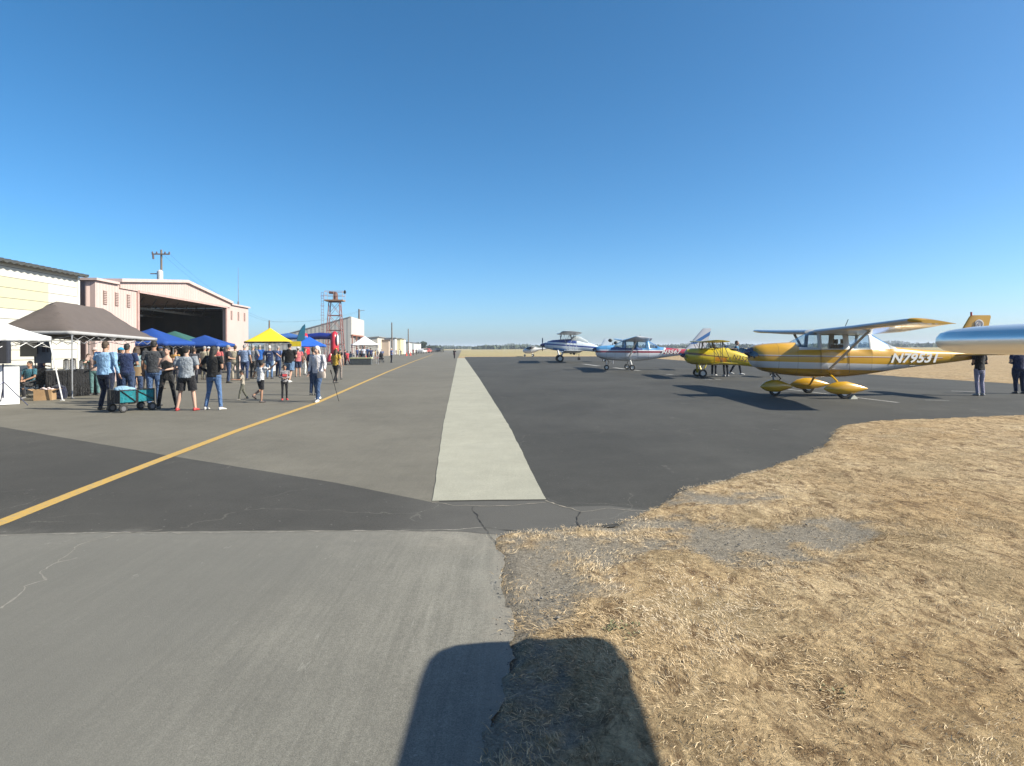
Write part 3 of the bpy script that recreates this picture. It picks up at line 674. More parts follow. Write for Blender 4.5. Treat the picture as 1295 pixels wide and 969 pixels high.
def ring(a, zb, zm, zs, zw, zt, wm, ws, ww):
    r = []
    for k in range(5):          # bottom quarter
        t = math.pi/2*k/4; r.append((a, wm*math.sin(t)**.8 if k else 0, zm-(zm-zb)*math.cos(t)**.8 if k < 4 else zm))
    r.append((a, wm*.6+ws*.4+.004, zm+(zs-zm)*.5)); r.append((a, ws, zs))
    r.append((a, ww, zw)); r.append((a, ww*.82, zw+(zt-zw)*.55)); r.append((a, ww*.45, zw+(zt-zw)*.9)); r.append((a, 0, zt))
    full = r+[(x, -y, z) for x, y, z in r[-2:0:-1]]
    return full           # 20 points: 0 bottom .. 10 top .. 19
def paint(name, base, fn, rough=.28, coat=.7):
    t = NT(name); x = t.xyz(); c = fn(t, x)
    c = t.mix(t.math('MULTIPLY', t.ramp(t.noise(1.2, 5, .7), [(.4, 0.0), (.8, 1.0)]), .12), c, (.25, .22, .18))
    for a in (.98, 1.6, 4.05, 4.9, 5.9, 6.9): c = t.mix(t.math('MULTIPLY', t.band(x[0], a, a+.014), .55), c, (.1, .07, .03))
    dirt = t.math('MULTIPLY', t.math('LESS_THAN', x[2], .95), t.ramp(t.noise(2.2, 5, .75, (.35, 1, 2), off=5), [(.4, 0.0), (.7, .6)])); c = t.mix(dirt, c, (.12, .09, .05))
    t.bump(t.noise(3.5, 2, .5, (1, 1, .6)), .06, .03)
    t.b.inputs['Coat Weight'].default_value = coat; t.b.inputs['Coat Roughness'].default_value = .06
    return t.done(c, rough)
def cabin_plane(name, loc, rot, label, paint_f, paint_wing, tipm, whitem, fairing=None, reg=None, regm=None, emblem=False, fin=None, group='high-wing cabin planes on the apron', propm=None, gear_m=None):
    o = empty(name, loc, rot, label, 'airplane', group)
    S = [(.27, 1.12, 1.36, 1.58, 1.66, 1.69, .40, .37, .24), (.34, 1.02, 1.33, 1.61, 1.70, 1.73, .46, .42, .27), (.6, .86, 1.27, 1.64, 1.745, 1.78, .50, .45, .29), (1.0, .76, 1.22, 1.67, 1.78, 1.81, .53, .48, .31),
         (1.62, .69, 1.16, 1.68, 1.80, 1.835, .55, .51, .33), (2.28, .65, 1.12, 1.63, 2.10, 2.2, .57, .545, .46), (2.40, .64, 1.12, 1.62, 2.10, 2.23, .57, .55, .47), (3.12, .64, 1.12, 1.60, 2.10, 2.25, .57, .55, .47), (3.30, .64, 1.12, 1.60, 2.10, 2.24, .57, .55, .47),
         (4.0, .71, 1.14, 1.60, 2.06, 2.19, .53, .51, .42), (4.12, .73, 1.15, 1.60, 2.03, 2.16, .52, .50, .41), (4.72, .82, 1.2, 1.585, 1.72, 1.80, .43, .41, .3), (4.95, .86, 1.21, 1.565, 1.64, 1.68, .40, .37, .25), (6.0, 1.0, 1.26, 1.47, 1.54, 1.57, .27, .24, .15), (7.1, 1.13, 1.31, 1.43, 1.47, 1.5, .15, .13, .08), (7.95, 1.24, 1.34, 1.41, 1.44, 1.46, .06, .05, .03)]
    rings = [ring(*s) for s in S]
    N = 20; allf = {}
    sidewin = {6, 8, 10}; shield = {4}; rear = {10}
    win = {}
    for i in range(len(S)-1):
        for j in range(N):
            f = (rings[i][j], rings[i][(j+1) % N], rings[i+1][(j+1) % N], rings[i+1][j])
            key = None
            jj = j if j < 10 else 19-j
            if jj == 6 and i in sidewin: key = ('side_window', i, j < 10)
            if i in shield and jj >= 6: key = ('windscreen', 0, 0)
            if i in rear and jj >= 6: key = ('rear_window', 0, 0) if jj > 6 else ('side_window', i, j < 10)
            win.setdefault(key, []).append(f)
    b = MB()
    for f in win[None]: b.add(f, [(0, 1, 2, 3)])
    b.add(rings[0], [tuple(range(N))]); b.add(rings[-1], [tuple(range(N))])
    fo = b.build('fuselage', paint_f, o, 0)
    bm = bmesh.new(); bm.from_mesh(fo.data); bmesh.ops.remove_doubles(bm, verts=bm.verts, dist=.001); bmesh.ops.recalc_face_normals(bm, faces=bm.faces)
    for f in bm.faces: f.smooth = True
    bm.to_mesh(fo.data); bm.free(); fo.data.set_sharp_from_angle(angle=R(50))
    sm = fo.modifiers.new('s', 'SOLIDIFY'); sm.thickness = .035; sm.offset = -1
    gl = glass('aircraft_glass')
    for k, fs in win.items():
        if k is None: continue
        m = MB()
        for f in fs: m.add([(p[0], p[1]*.985, p[2]) for p in f], [(0, 1, 2, 3)])
        m.build(k[0], gl, o, 60)
    # interior: seats and panel seen through the glass
    for y in (-.25, .25):
        m = MB(); m.bx(2.75, 3.15, y-.2, y+.2, .95, 1.2); m.box((3.18, y, 1.45), (.1, .4, .6), Matrix.Rotation(R(10), 3, 'Y')); m.box((3.24, y, 1.85), (.07, .22, .16)); m.build('seat', mat('seat_cloth', (.12, .1, .09), .9), o, 0)
    MB().bx(1.75, 1.95, -.44, .44, 1.35, 1.72).build('instrument_panel', blackp, o, 0)
    # wings
    for s in (1, -1):
        w = MB(); wing(w, [(s*.3, 2.2, 1.62, 2.18), (s*2.6, 2.2, 1.62, 2.235), (s*5.05, 2.24, 1.22, 2.335), (s*5.3, 2.28, 1.18, 2.345)], 1, .075)
        w.build('wing', paint_wing, o, 35)
        w = MB(); wing(w, [(s*5.3, 2.28, 1.18, 2.345), (s*5.42, 2.36, 1.08, 2.335), (s*5.5, 2.52, .88, 2.31)], 1, .075); w.build('wing_tip', tipm, o, 35)
        w = MB(); w.tube([(2.62, s*.56, .92), (2.85, s*2.65, 2.2)], .055, 8, None, .45); w.build('wing_strut', whitem, o)
        w = MB(); wing(w, [(s*.05, 7.05, .95, 1.37), (s*1.5, 7.2, .72, 1.4), (s*1.68, 7.3, .52, 1.4), (s*1.72, 7.45, .3, 1.4)], .7); w.build('tailplane', tipm, o, 35)
    w = MB(); w.loft([[(x0+c*u, t*c*.55*sg, z) for u, t, sg in [(0, 0, 1)]+[(u, t, 1) for u, t in AF[1:8]]+[(u, t, -1) for u, t in AF[7:0:-1]]] for z, x0, c in (fin or ((1.38, 6.35, 1.65), (1.5, 6.85, 1.2), (1.95, 7.2, .98), (2.66, 7.62, .74), (2.72, 7.68, .66)))])
    w.build('tail_fin', paint_f, o, 35)
    if emblem:
        rg = MB(); rg.wheel((7.93, -.047, 2.42), .155, .012, 'Y', 24); rg.build('emblem', mat('emblem_white', (.7, .68, .66), .4), o)
        rg = MB(); rg.tube([(7.93+.11*math.cos(a), -.056, 2.42+.11*math.sin(a)) for a in [2*math.pi*k/20 for k in range(21)]], .008, 4); rg.box((7.93, -.056, 2.42), (.09, .008, .09), Matrix.Rotation(R(45), 3, 'Y')); rg.build('emblem_mark', mat('emblem_grey', (.4, .38, .42), .5), o)
        MB().tube([(7.7, 0, 2.7), (7.7, 0, 2.83)], .03, 6).build('beacon', mat('beacon_red', (.4, .03, .02), .3), o)
    # nose
    MB().loft([[(x, r*math.cos(a), 1.5+r*math.sin(a)) for a in [2*math.pi*k/14 for k in range(14)]] for x, r in ((-.02, .015), (.05, .08), (.14, .135), (.27, .165))]).build('spinner', propm or hubm, o, 60)
    pp = MB(); ang = R(6)
    for s in (1, -1):
        rs = []
        for q, cw, tw in ((.08, .06, 60), (.35, .1, 40), (.6, .085, 28), (.9, .05, 18)):
            c_ = math.cos(ang); s_ = math.sin(ang); cy, cz = s*q*c_, 1.5+s*q*s_
            e1 = Vector((math.sin(R(tw)), -s_*math.cos(R(tw)), c_*math.cos(R(tw)))); e2 = Vector((math.cos(R(tw)), s_*math.sin(R(tw)), -c_*math.sin(R(tw))))
            rs.append([Vector((.15, cy, cz))+e1*cw+e2*0, Vector((.15, cy, cz))+e2*.012, Vector((.15, cy, cz))-e1*cw, Vector((.15, cy, cz))-e2*.012])
        pp.loft(rs)
    pp.build('propeller', mat('prop_black', (.04, .04, .045), .35, .3), o, 0)
    for s in (1, -1): MB().wheel((.285, s*.24, 1.38), .1, .05, 'X', 12).build('air_intake', blackp, o)
    MB().tube([(.9, -.2, .82), (1.0, -.2, .66)], .035, 8).build('exhaust', mat('exhaust_metal', (.25, .22, .2), .4, .8), o)
    # gear
    def faired(cx, cy, r):
        f = MB(); rgs = []; kx = .8 if cy == 0 else 1
        for u, q in ((-.62, .01), (-.52, .07), (-.38, .13), (-.15, .175), (.1, .18), (.35, .13), (.6, .07), (.78, .012)):
            zc = .29 if u < .3 else .29+.0*(u-.3); q *= 1.28; rgs.append([(cx+u*kx, cy+q*.66*math.cos(a), zc+.03+q*(1.05 if math.sin(a) > 0 else .85)*math.sin(a)) for a in [2*math.pi*k/14 for k in range(14)]])
        f.loft(rgs); return f
    for nm, cx, cy, r, wd_ in (('nose_wheel', 1.05, 0, .19, .13), ('main_wheel', 2.75, -1.25, .21, .15), ('main_wheel', 2.75, 1.25, .21, .15)):
        wh = MB(); wh.wheel((cx, cy, r), r, wd_, 'Y', 20, 0, 1); wh.build(nm, [tyre, hubm], o)
        if fairing: faired(cx-.02 if nm != 'nose_wheel' else cx+.0, cy, r).build('wheel_fairing', fairing, o, 50)
    w = MB(); w.tube([(1.05, 0, .3), (.98, 0, .9)], [.04, .05], 8); w.tube([(1.12, 0, .42), (1.25, 0, .6), (1.1, 0, .75)], .025, 6); w.build('nose_strut', mat('oleo_metal', (.3, .3, .32), .3, .7), o)
    for s in (1, -1):
        MB().tube([(2.72, s*.35, .78), (2.74, s*.8, .56), (2.76, s*1.18, .26)], [.05, .045, .035], 8, None, .5).build('gear_leg', gear_m or fairing or whitem, o)
    if reg:
        txt, a0, z0, size, sh, hw0, ang, sp = reg
        M = Matrix.Translation((a0, -hw0, z0)) @ Matrix.Rotation(ang, 4, 'Z') @ Matrix.Rotation(R(90), 4, 'X') @ Matrix.Diagonal((1.22, 1, 1, 1))
        text(txt, size, regm, o, M, sh, .012, space=sp)
    MB().tube([(3.4, 0, 2.25), (3.55, 0, 2.6)], .012, 5).build('antenna', blackp, o)
    w = MB(); w.tube([(5.4, -.335, 1.02), (5.6, -.31, 1.03)], .012, 5); w.tube([(3.28, -.579, .8), (3.28, -.575, 1.55)], .006, 4); w.tube([(2.35, -.58, .8), (2.35, -.57, 1.6)], .006, 4); w.build('door_seam', blackp, o)
    MB().box((3.15, -.588, 1.33), (.12, .02, .03)).build('door_handle', hubm, o, 0)
    return o
MUST = (.62, .335, .012)
def yellow_paint(t, x):
    v = t.math('ADD', x[2], t.math('MULTIPLY', x[0], .03)); base = MUST
    c = t.mix(t.band(v, 1.0, 1.215), base, (.68, .68, .68))
    v2 = t.math('ADD', x[2], t.math('MULTIPLY', x[0], .02)); c = t.mix(t.band(v2, 1.405, 1.425), c, (.7, .68, .62))
    c = t.mix(t.band(v2, 1.375, 1.405), c, (.30, .10, .01))
    rear = t.math('GREATER_THAN', x[0], t.math('ADD', 6.0, 0.0)); low = t.math('MULTIPLY', t.math('GREATER_THAN', x[0], 6.6), t.math('LESS_THAN', x[2], 2.0)); c = t.mix(t.math('MULTIPLY', low, t.math('LESS_THAN', x[2], 1.6)), c, MUST)
    up = t.math('MULTIPLY', t.band(x[0], 1.66, 5.0), t.math('GREATER_THAN', t.math('ADD', x[2], t.math('MULTIPLY', t.math('MAXIMUM', t.math('SUBTRACT', x[0], 4.0), 0), -.02)), 1.575))
    c = t.mix(up, c, (.68, .68, .66))
    fin = t.math('MULTIPLY', t.math('GREATER_THAN', x[0], 6.7), t.band(x[2], 1.98, 2.17)); c = t.mix(fin, c, (.68, .68, .68))
    return c
white_a = mat('aircraft_white', (.72, .72, .71), .3, var=.05, coat=.6)
def yw(t, x):
    ay = t.math('ABSOLUTE', x[1]); inn = t.band(ay, 3.25, 5.6)
    lo = t.math('GREATER_THAN', t.math('SUBTRACT', x[0], t.math('MULTIPLY', ay, .02)), 2.95)
    return t.mix(t.math('MULTIPLY', inn, lo), (.62, .62, .62), (.50, .27, .04))
py_ = paint('mustard_gold_paint', None, yellow_paint)
must = mat('mustard_gold_plain', MUST, .28, var=.05, coat=.7)
REGW = mat('registration_white', (.78, .78, .76), .45, var=.03)
yc_ = cabin_plane('cabin_airplane', (7.92, 21.3, 0), -.015, 'mustard gold and white high-wing airplane with wheel fairings, nearest of the parked row', py_, paint('gold_white_wing_paint', None, yw), must, mat('strut_pale', (.55, .52, .48), .35, var=.05, coat=.4),
                  fairing=must, reg=('N79531', 4.70, 1.14, .42, .32, .452, R(6.6), 1.02), regm=REGW, emblem=True, propm=mat('spinner_dark', (.10, .09, .13), .2, .6, coat=.5))
fy = empty('wheel_chock', (7.92+2.98, 20.0, 0), .1, 'pale wheel chock against the main wheel of the mustard airplane', 'chock')
MB().prism([(-.12, 0), (.12, 0), (.1, .05), (0, .13), (-.08, .06)], -.12, .12, None, 'Y').build('block', mat('chock_paint', (.62, .6, .5), .7), fy, 0)
# fin lettering strip on the mustard plane
w = MB()
for k in range(7): w.bx(7.56+k*.075, 7.56+k*.075+.05, -.062, -.05, 2.03, 2.09)
w.build('fin_lettering', mat('fin_lettering', (.1, .09, .1), .5), yc_, 0)
# --- red, white and blue cabin plane
def rwb(t, x):
    v = t.math('ADD', x[2], t.math('MULTIPLY', x[0], .012))
    c = (.76, .78, .82)
    up = t.math('GREATER_THAN', v, 1.52); c = t.mix(up, c, (.10, .32, .62))
    c = t.mix(t.math('MULTIPLY', t.band(x[0], 1.3, 3.6), t.band(v, 1.50, 1.68)), c, (.03, .08, .26))
    c = t.mix(t.band(v, 1.30, 1.44), c, (.30, .03, .05))
    bk = t.math('GREATER_THAN', t.math('SUBTRACT', x[0], t.math('MULTIPLY', x[2], .55)), 4.35)
    c = t.mix(bk, c, (.66, .68, .72)); bk2 = t.math('GREATER_THAN', t.math('SUBTRACT', x[0], t.math('MULTIPLY', x[2], .55)), 4.5)
    c = t.mix(t.math('MULTIPLY', bk2, t.math('GREATER_THAN', v, 1.22)), c, (.42, .03, .06))
    c = t.mix(t.math('MULTIPLY', t.math('GREATER_THAN', x[0], 6.3), t.math('GREATER_THAN', x[2], 1.52)), c, (.7, .68, .7))
    fz = t.math('SUBTRACT', x[2], t.math('MULTIPLY', t.math('SUBTRACT', x[0], 7.68), .62))
    c = t.mix(t.math('MULTIPLY', t.math('GREATER_THAN', x[2], 1.9), t.band(fz, 1.93, 2.2)), c, (.03, .16, .45))
    return c
ap = G(769, 467.6); cabin_plane('cabin_airplane', (5.95, 46.2, 0), -.03, 'white high-wing airplane with blue nose and red tail band, between the biplanes', paint('red_white_blue_paint', None, rwb), white_a, white_a, white_a,
            None, ('N3567', 5.0, 1.2, .40, .3, .44, R(6.6), 1.03), REGW, propm=mat('spinner_navy', (.03, .03, .07), .2, .4), fin=((1.38, 6.35, 1.7), (1.6, 6.95, 1.35), (2.1, 7.33, 1.2), (2.98, 8.08, .66), (3.04, 8.16, .56)))
# ------------------------------------------------------------------ biplanes
def biplane(name, loc, rot, label, P):
    o = empty(name, loc, rot, label, 'biplane'); pm = P['paint']
    rgs = []
    for a, zc, rz_, ry in P['fus']:
        rgs.append([(a, ry*math.copysign(abs(math.cos(q))**.85, math.cos(q)), zc+rz_*math.copysign(abs(math.sin(q))**.85, math.sin(q))) for q in [2*math.pi*k/18 for k in range(18)]])
    MB().loft(rgs).build('fuselage', pm, o, 35)
    for nm, ya, xr, xt, c, zr, zt, th in (('upper_wing', P['span']/2, P['ux'], P['ux'], P['chord'], P['uz'], P['uz']+P.get('ud', .05), .8), ):
        w = MB(); h = ya; wing(w, [(-h, xr+c*.35, c*.45, zt), (-h+.15, xr+.12*c, c*.8, zt), (-h+.5, xr, c, zt-.01), (0, xr, c, zr), (h-.5, xr, c, zt-.01), (h-.15, xr+.12*c, c*.8, zt), (h, xr+c*.35, c*.45, zt)], th, .07); w.build('upper_wing', P.get('wpaint', pm), o, 35)
    for s in (1, -1):
        h = P['lspan']/2; c = P['lchord']; x0 = P['lx']; w = MB()
        wing(w, [(s*P['lroot'], x0, c, P['lz']), (s*(h-.5), x0, c, P['lz']+P['ldi']), (s*(h-.15), x0+.1*c, c*.82, P['lz']+P['ldi']+.01), (s*h, x0+.35*c, c*.45, P['lz']+P['ldi']+.01)], .8); w.build('lower_wing', P.get('wpaint', pm), o, 35)
        ys = s*(h*.78); zl, zu = P['lz']+P['ldi']*.8+.03, P['uz']+.01
        w = MB()
        for (x1, x2) in ((x0+.15*c, P['ux']+.15*P['chord']), (x0+.7*c, P['ux']+.7*P['chord'])): w.tube([(x1, ys, zl), (x2, ys, zu)], P['sr'], 6, None, .5)
        w.tube([(x0+.15*c, ys, zl), (P['ux']+.7*P['chord'], ys, zu)], P['sr']*.7, 6); w.build('wing_strut', P['strutm'], o)
        w = MB(); 
        for xx in (.25, .6): w.tube([(x0+c*xx, s*P['lroot'], P['lz']+.03), (P['ux']+P['chord']*xx, ys, zu)], .012, 4); w.tube([(P['ux']+P['chord']*xx, s*.3, zu), (x0+c*xx, ys, zl)], .012, 4)
        w.build('flying_wire', mat('wire_black', (.03, .03, .03), .6), o)
        zt = P['fus'][P['cab_i']][1]+P['fus'][P['cab_i']][2]*.85
        for xx, dx in ((.12, -.1), (.6, .2)): MB().tube([(P['ux']+P['chord']*xx+dx, s*P['lroot']*.7, zt), (P['ux']+P['chord']*xx, s*.42*P['k'], P['uz'])], P['sr'], 6).build('cabane_strut', P['strutm'], o)
        w = MB(); c_ = P['tail']; wing(w, [(s*.04, c_[0], c_[1], c_[2]), (s*c_[3]*.8, c_[0]+.15*c_[1], c_[1]*.8, c_[2]), (s*c_[3], c_[0]+.4*c_[1], c_[1]*.4, c_[2])], .5); w.build('tailplane', pm, o, 35)
        gx, gy, r = P['gear']; wh = MB(); wh.wheel((gx, s*gy, r), r, r*.45, 'Y', 20, 0, 1); wh.build('main_wheel', [tyre, hubm], o)
        w = MB(); zb = P['fus'][2][1]-P['fus'][2][2]*.8
        w.tube([(gx-.15*P['k'], s*P['lroot']*.6, zb), (gx, s*(gy-.1), r)], P['sr']*1.8, 8, None, .6); w.tube([(gx+.45*P['k'], s*P['lroot']*.6, zb+.02), (gx, s*(gy-.1), r)], P['sr']*1.5, 8, None, .6); w.build('gear_leg', P['gearm'], o)
    f = P['fin']; w = MB(); w.loft([[(x0+c*u, t*c*.4*sg, z) for u, t, sg in [(0, 0, 1)]+[(u, t, 1) for u, t in AF[1:8]]+[(u, t, -1) for u, t in AF[7:0:-1]]] for z, x0, c in f]); w.build('tail_fin', P.get('finm', pm), o, 35)
    a0, z0, _, _ = P['fus'][0]; sr = P['spin']
    MB().loft([[(a0-sr*2.0+x*sr*2.2, r*sr*math.cos(q), z0+r*sr*math.sin(q)) for q in [2*math.pi*k/12 for k in range(12)]] for x, r in ((0, .08), (.2, .5), (.55, .85), (1, 1))]).build('spinner', P['spinm'], o, 60)
    pp = MB()
    for k in range(P['blades']):
        an_ = P['pa']+2*math.pi*k/P['blades']; c_, s_ = math.cos(an_), math.sin(an_); L_ = P['pl']; rs = []
        for q, cw in ((sr*.6, .05), (L_*.5, .09), (L_*.85, .08), (L_, .03)):
            cc = Vector((a0-sr*.8, q*c_, z0+q*s_)); e = Vector((.5, -s_*.85, c_*.85))*cw*P['k']; e2 = Vector((.85, s_*.5, -c_*.5))*.015
            rs.append([cc+e, cc+e2, cc-e, cc-e2])
        pp.loft(rs)
    pp.build('propeller', mat('prop_black', (.04, .04, .045), .35, .3), o, 0)
    tw_ = P['tw']; wh = MB(); wh.wheel((tw_[0], 0, tw_[1]), tw_[1], tw_[1]*.5, 'Y', 12, 0, 1); wh.tube([(tw_[0]-.02, 0, tw_[1]), (tw_[0]-.2*P['k'], 0, tw_[1]+.3*P['k'])], .03, 6); wh.build('tail_wheel', [tyre, hubm], o)
    return o
YEL = (.62, .47, .012)
def ybp(t, x):
    v = t.math('ADD', x[2], t.math('MULTIPLY', x[0], .10)); c = t.mix(t.math('MULTIPLY', t.math('LESS_THAN', x[0], 2.4), t.band(v, 1.30, 1.36)), YEL, (.16, .07, .01))
    c = t.mix(t.math('MULTIPLY', t.math('LESS_THAN', x[0], 1.2), t.band(v, 1.36, 1.42)), c, (.30, .17, .02))
    return t.mix(t.math('MULTIPLY', t.band(x[0], 1.7, 2.35), t.band(v, 1.05, 1.28)), c, (.6, .22, .01))
yb = biplane('yellow_biplane', (9.55, 34.9, 0), -.04, 'small bright yellow biplane with open cockpit just left of the mustard airplane', dict(
    paint=paint('bright_yellow_paint', None, ybp), wpaint=mat('yellow_fabric', YEL, .4, var=.06, coat=.3), k=.8, span=5.6, ux=.95, chord=.95, uz=1.96, lspan=5.2, lx=1.45, lchord=.9, lroot=.36, lz=.72, ldi=.09,
    fus=[(.12, 1.20, .22, .2), (.22, 1.19, .36, .34), (.5, 1.16, .45, .42), (1.0, 1.14, .47, .44), (1.5, 1.13, .47, .42), (2.1, 1.16, .50, .38), (2.5, 1.14, .48, .35), (3.2, .99, .36, .27), (4.1, .80, .27, .17), (5.0, .62, .18, .06), (5.2, .58, .14, .03)],
    cab_i=4, sr=.028, strutm=mat('strut_dark_olive', (.05, .042, .01), .4), tail=(4.35, .8, .66, 1.1), gear=(.95, .62, .23), gearm=mat('yellow_gear', YEL, .4), fin=[(.62, 4.3, .95), (.95, 4.62, .62), (1.25, 4.85, .42)],
    spin=.13, spinm=mat('spinner_navy', (.03, .03, .07), .2, .4), blades=2, pa=R(8), pl=.8, tw=(4.9, .1)))
M = Matrix.Translation((2.62, -.39, 1.02)) @ Matrix.Rotation(R(6), 4, 'Z') @ Matrix.Rotation(R(12), 4, 'Y') @ Matrix.Rotation(R(90), 4, 'X')
text('N3525', .36, mat('registration_brown', (.10, .055, .02), .5), yb, M, .18, .004, space=1.05)
# cockpits, windscreens, headrests
for a, n_ in ((1.95, 'front'), (2.75, 'rear')):
    rg = MB(); zt = 1.62 if n_ == 'front' else 1.56
    rg.tube([(a+.26*math.cos(q), .21*math.sin(q), zt+.02*abs(math.sin(q))*0) for q in [2*math.pi*k/16 for k in range(17)]], .03, 6); rg.build('cockpit_rim', mat('leather_brown', (.08, .04, .02), .7), yb)
    rg = MB(); rg.wheel((a, 0, zt-.03), .01, .01, 'Y', 6); rg.prism([(a+.23*math.cos(q), .19*math.sin(q)) for q in [2*math.pi*k/14 for k in range(14)]], zt-.1, zt+.005); rg.build('cockpit_well', blackp, yb, 0)
    rg = MB(); rg.loft([[(a-.42, y*.9, zt-.02) for y in (-.2, 0, .2)], [(a-.26, -.2, zt+.14), (a-.28, 0, zt+.24), (a-.26, .2, zt+.14)]], False, closed=False); q_ = rg.build('windscreen', glass('aircraft_glass'), yb, 0); q_.modifiers.new('s', 'SOLIDIFY').thickness = .006
def agp(t, x):
    v = t.math('ADD', x[2], t.math('MULTIPLY', x[0], .075)); c = (.72, .80, .88)
    c = t.mix(t.math('MULTIPLY', t.math('LESS_THAN', x[0], 4.3), t.math('GREATER_THAN', v, 2.42)), c, (.03, .07, .28))
    c = t.mix(t.band(v, 2.05, 2.22), c, (.02, .05, .28))
    return t.mix(t.math('MULTIPLY', t.band(x[0], 1.6, 3.4), t.math('LESS_THAN', v, 1.75)), c, (.08, .25, .6))
ag = biplane('crop_duster_biplane', (3.1, 71.5, 0), -.02, 'large white and blue biplane with tall wings and fat black tyres', dict(
    paint=paint('white_blue_paint', None, agp), wpaint=mat('pale_grey_wing', (.55, .57, .58), .35, var=.05), k=1.5, span=12.6, ux=2.3, chord=2.15, uz=3.25, ud=.1, lspan=11, lx=2.6, lchord=2.0, lroot=.5, lz=1.05, ldi=.25,
    fus=[(.6, 1.95, .2, .2), (.75, 1.95, .38, .32), (1.6, 1.95, .58, .45), (2.5, 1.92, .68, .52), (3.6, 1.92, .72, .52), (4.6, 1.9, .66, .48), (5.5, 1.75, .52, .38), (6.8, 1.45, .36, .24), (7.8, 1.22, .24, .1), (8.1, 1.18, .2, .05)],
    cab_i=3, sr=.045, strutm=mat('strut_grey', (.4, .42, .45), .4), tail=(6.9, 1.15, 1.4, 1.8), gear=(2.35, 1.05, .42), gearm=mat('gear_white', (.6, .63, .68), .4), fin=[(1.2, 6.6, 1.5), (1.9, 7.1, 1.05), (2.5, 7.4, .75), (2.65, 7.5, .5)],
    spin=.24, spinm=mat('spinner_blue', (.02, .03, .12), .25, .3), blades=3, pa=R(70), pl=.9, tw=(7.4, .2)))
m = MB(); m.loft([[(a, w_*math.cos(q), z+h_*math.sin(q)) for q in [math.pi*k/10 for k in range(11)]] for a, z, h_, w_ in ((3.5, 2.4, .15, .3), (3.9, 2.45, .5, .36), (4.7, 2.4, .55, .36), (5.6, 2.1, .3, .28))], True); m.build('canopy', mat('canopy_pale', (.45, .5, .52), .15, coat=.8), ag, 40)
m = MB()
for (x0, y0) in ((3.2, -3.2), (3.2, -1.6), (3.2, 1.6), (3.2, 3.2)): m.box((x0+.6, y0, .95), (.12, .12, .2))
m.tube([(3.95, -5, .98), (3.95, 5, .98)], .03, 6); m.tube([(4.2, -4.2, 1.0), (4.2, -4.2, .35)], .03, 5); m.box((4.2, -4.2, .45), (.3, .05, .3)); m.build('spray_boom', blackp, ag, 0)
# --- small white light airplane at the end of the row
p = AT(661, 450, 116); la = empty('light_airplane', (p[0], 116, 0), -.1, 'small white bubble-nosed light airplane, farthest of the parked row', 'airplane')
MB().loft([[(a, ry*math.cos(q), zc+rz_*math.sin(q)) for q in [2*math.pi*k/16 for k in range(16)]] for a, zc, rz_, ry in ((0, 1.05, .05, .05), (.2, 1.05, .32, .3), (.8, 1.05, .5, .5), (1.6, 1.15, .6, .55), (2.3, 1.25, .5, .5), (3.0, 1.35, .25, .25), (4.5, 1.45, .14, .12), (5.8, 1.55, .08, .06))]).build('fuselage', white_a, la, 50)
m = MB(); m.ell((1.35, 0, 1.35), (.85, .53, .48), 16, 8); m.build('canopy', mat('smoked_canopy', (.02, .02, .03), .08, coat=1), la, 60)
for s in (1, -1):
    w = MB(); wing(w, [(s*.2, 1.35, 1.15, 1.85), (s*4.2, 1.4, 1.1, 1.9), (s*4.5, 1.6, .7, 1.9)], .9); w.build('wing', white_a, la, 35)
    w = MB(); w.tube([(1.7, s*.4, .8), (1.8, s*2.2, 1.86)], .035, 6); w.build('wing_strut', white_a, la)
    w = MB(); wing(w, [(s*.03, 5.0, .7, 1.55), (s*1.2, 5.1, .5, 1.55)], .6); w.build('tailplane', white_a, la, 35)
    wh = MB(); wh.wheel((1.9, s*.85, .22), .22, .12, 'Y', 16, 0, 1); wh.build('main_wheel', [tyre, hubm], la); MB().tube([(1.85, s*.3, .75), (1.9, s*.8, .25)], .04, 6).build('gear_leg', white_a, la)
wh = MB(); wh.wheel((.4, 0, .2), .2, .1, 'Y', 16, 0, 1); wh.build('nose_wheel', [tyre, hubm], la); MB().tube([(.4, 0, .22), (.5, 0, .75)], .04, 6).build('nose_strut', white_a, la)
w = MB(); w.loft([[(x0+c*u, t*c*.4*sg, z) for u, t, sg in [(0, 0, 1)]+[(u, t, 1) for u, t in AF[1:8]]+[(u, t, -1) for u, t in AF[7:0:-1]]] for z, x0, c in ((1.45, 4.9, .9), (2.1, 5.4, .55))]); w.build('tail_fin', white_a, la, 35)
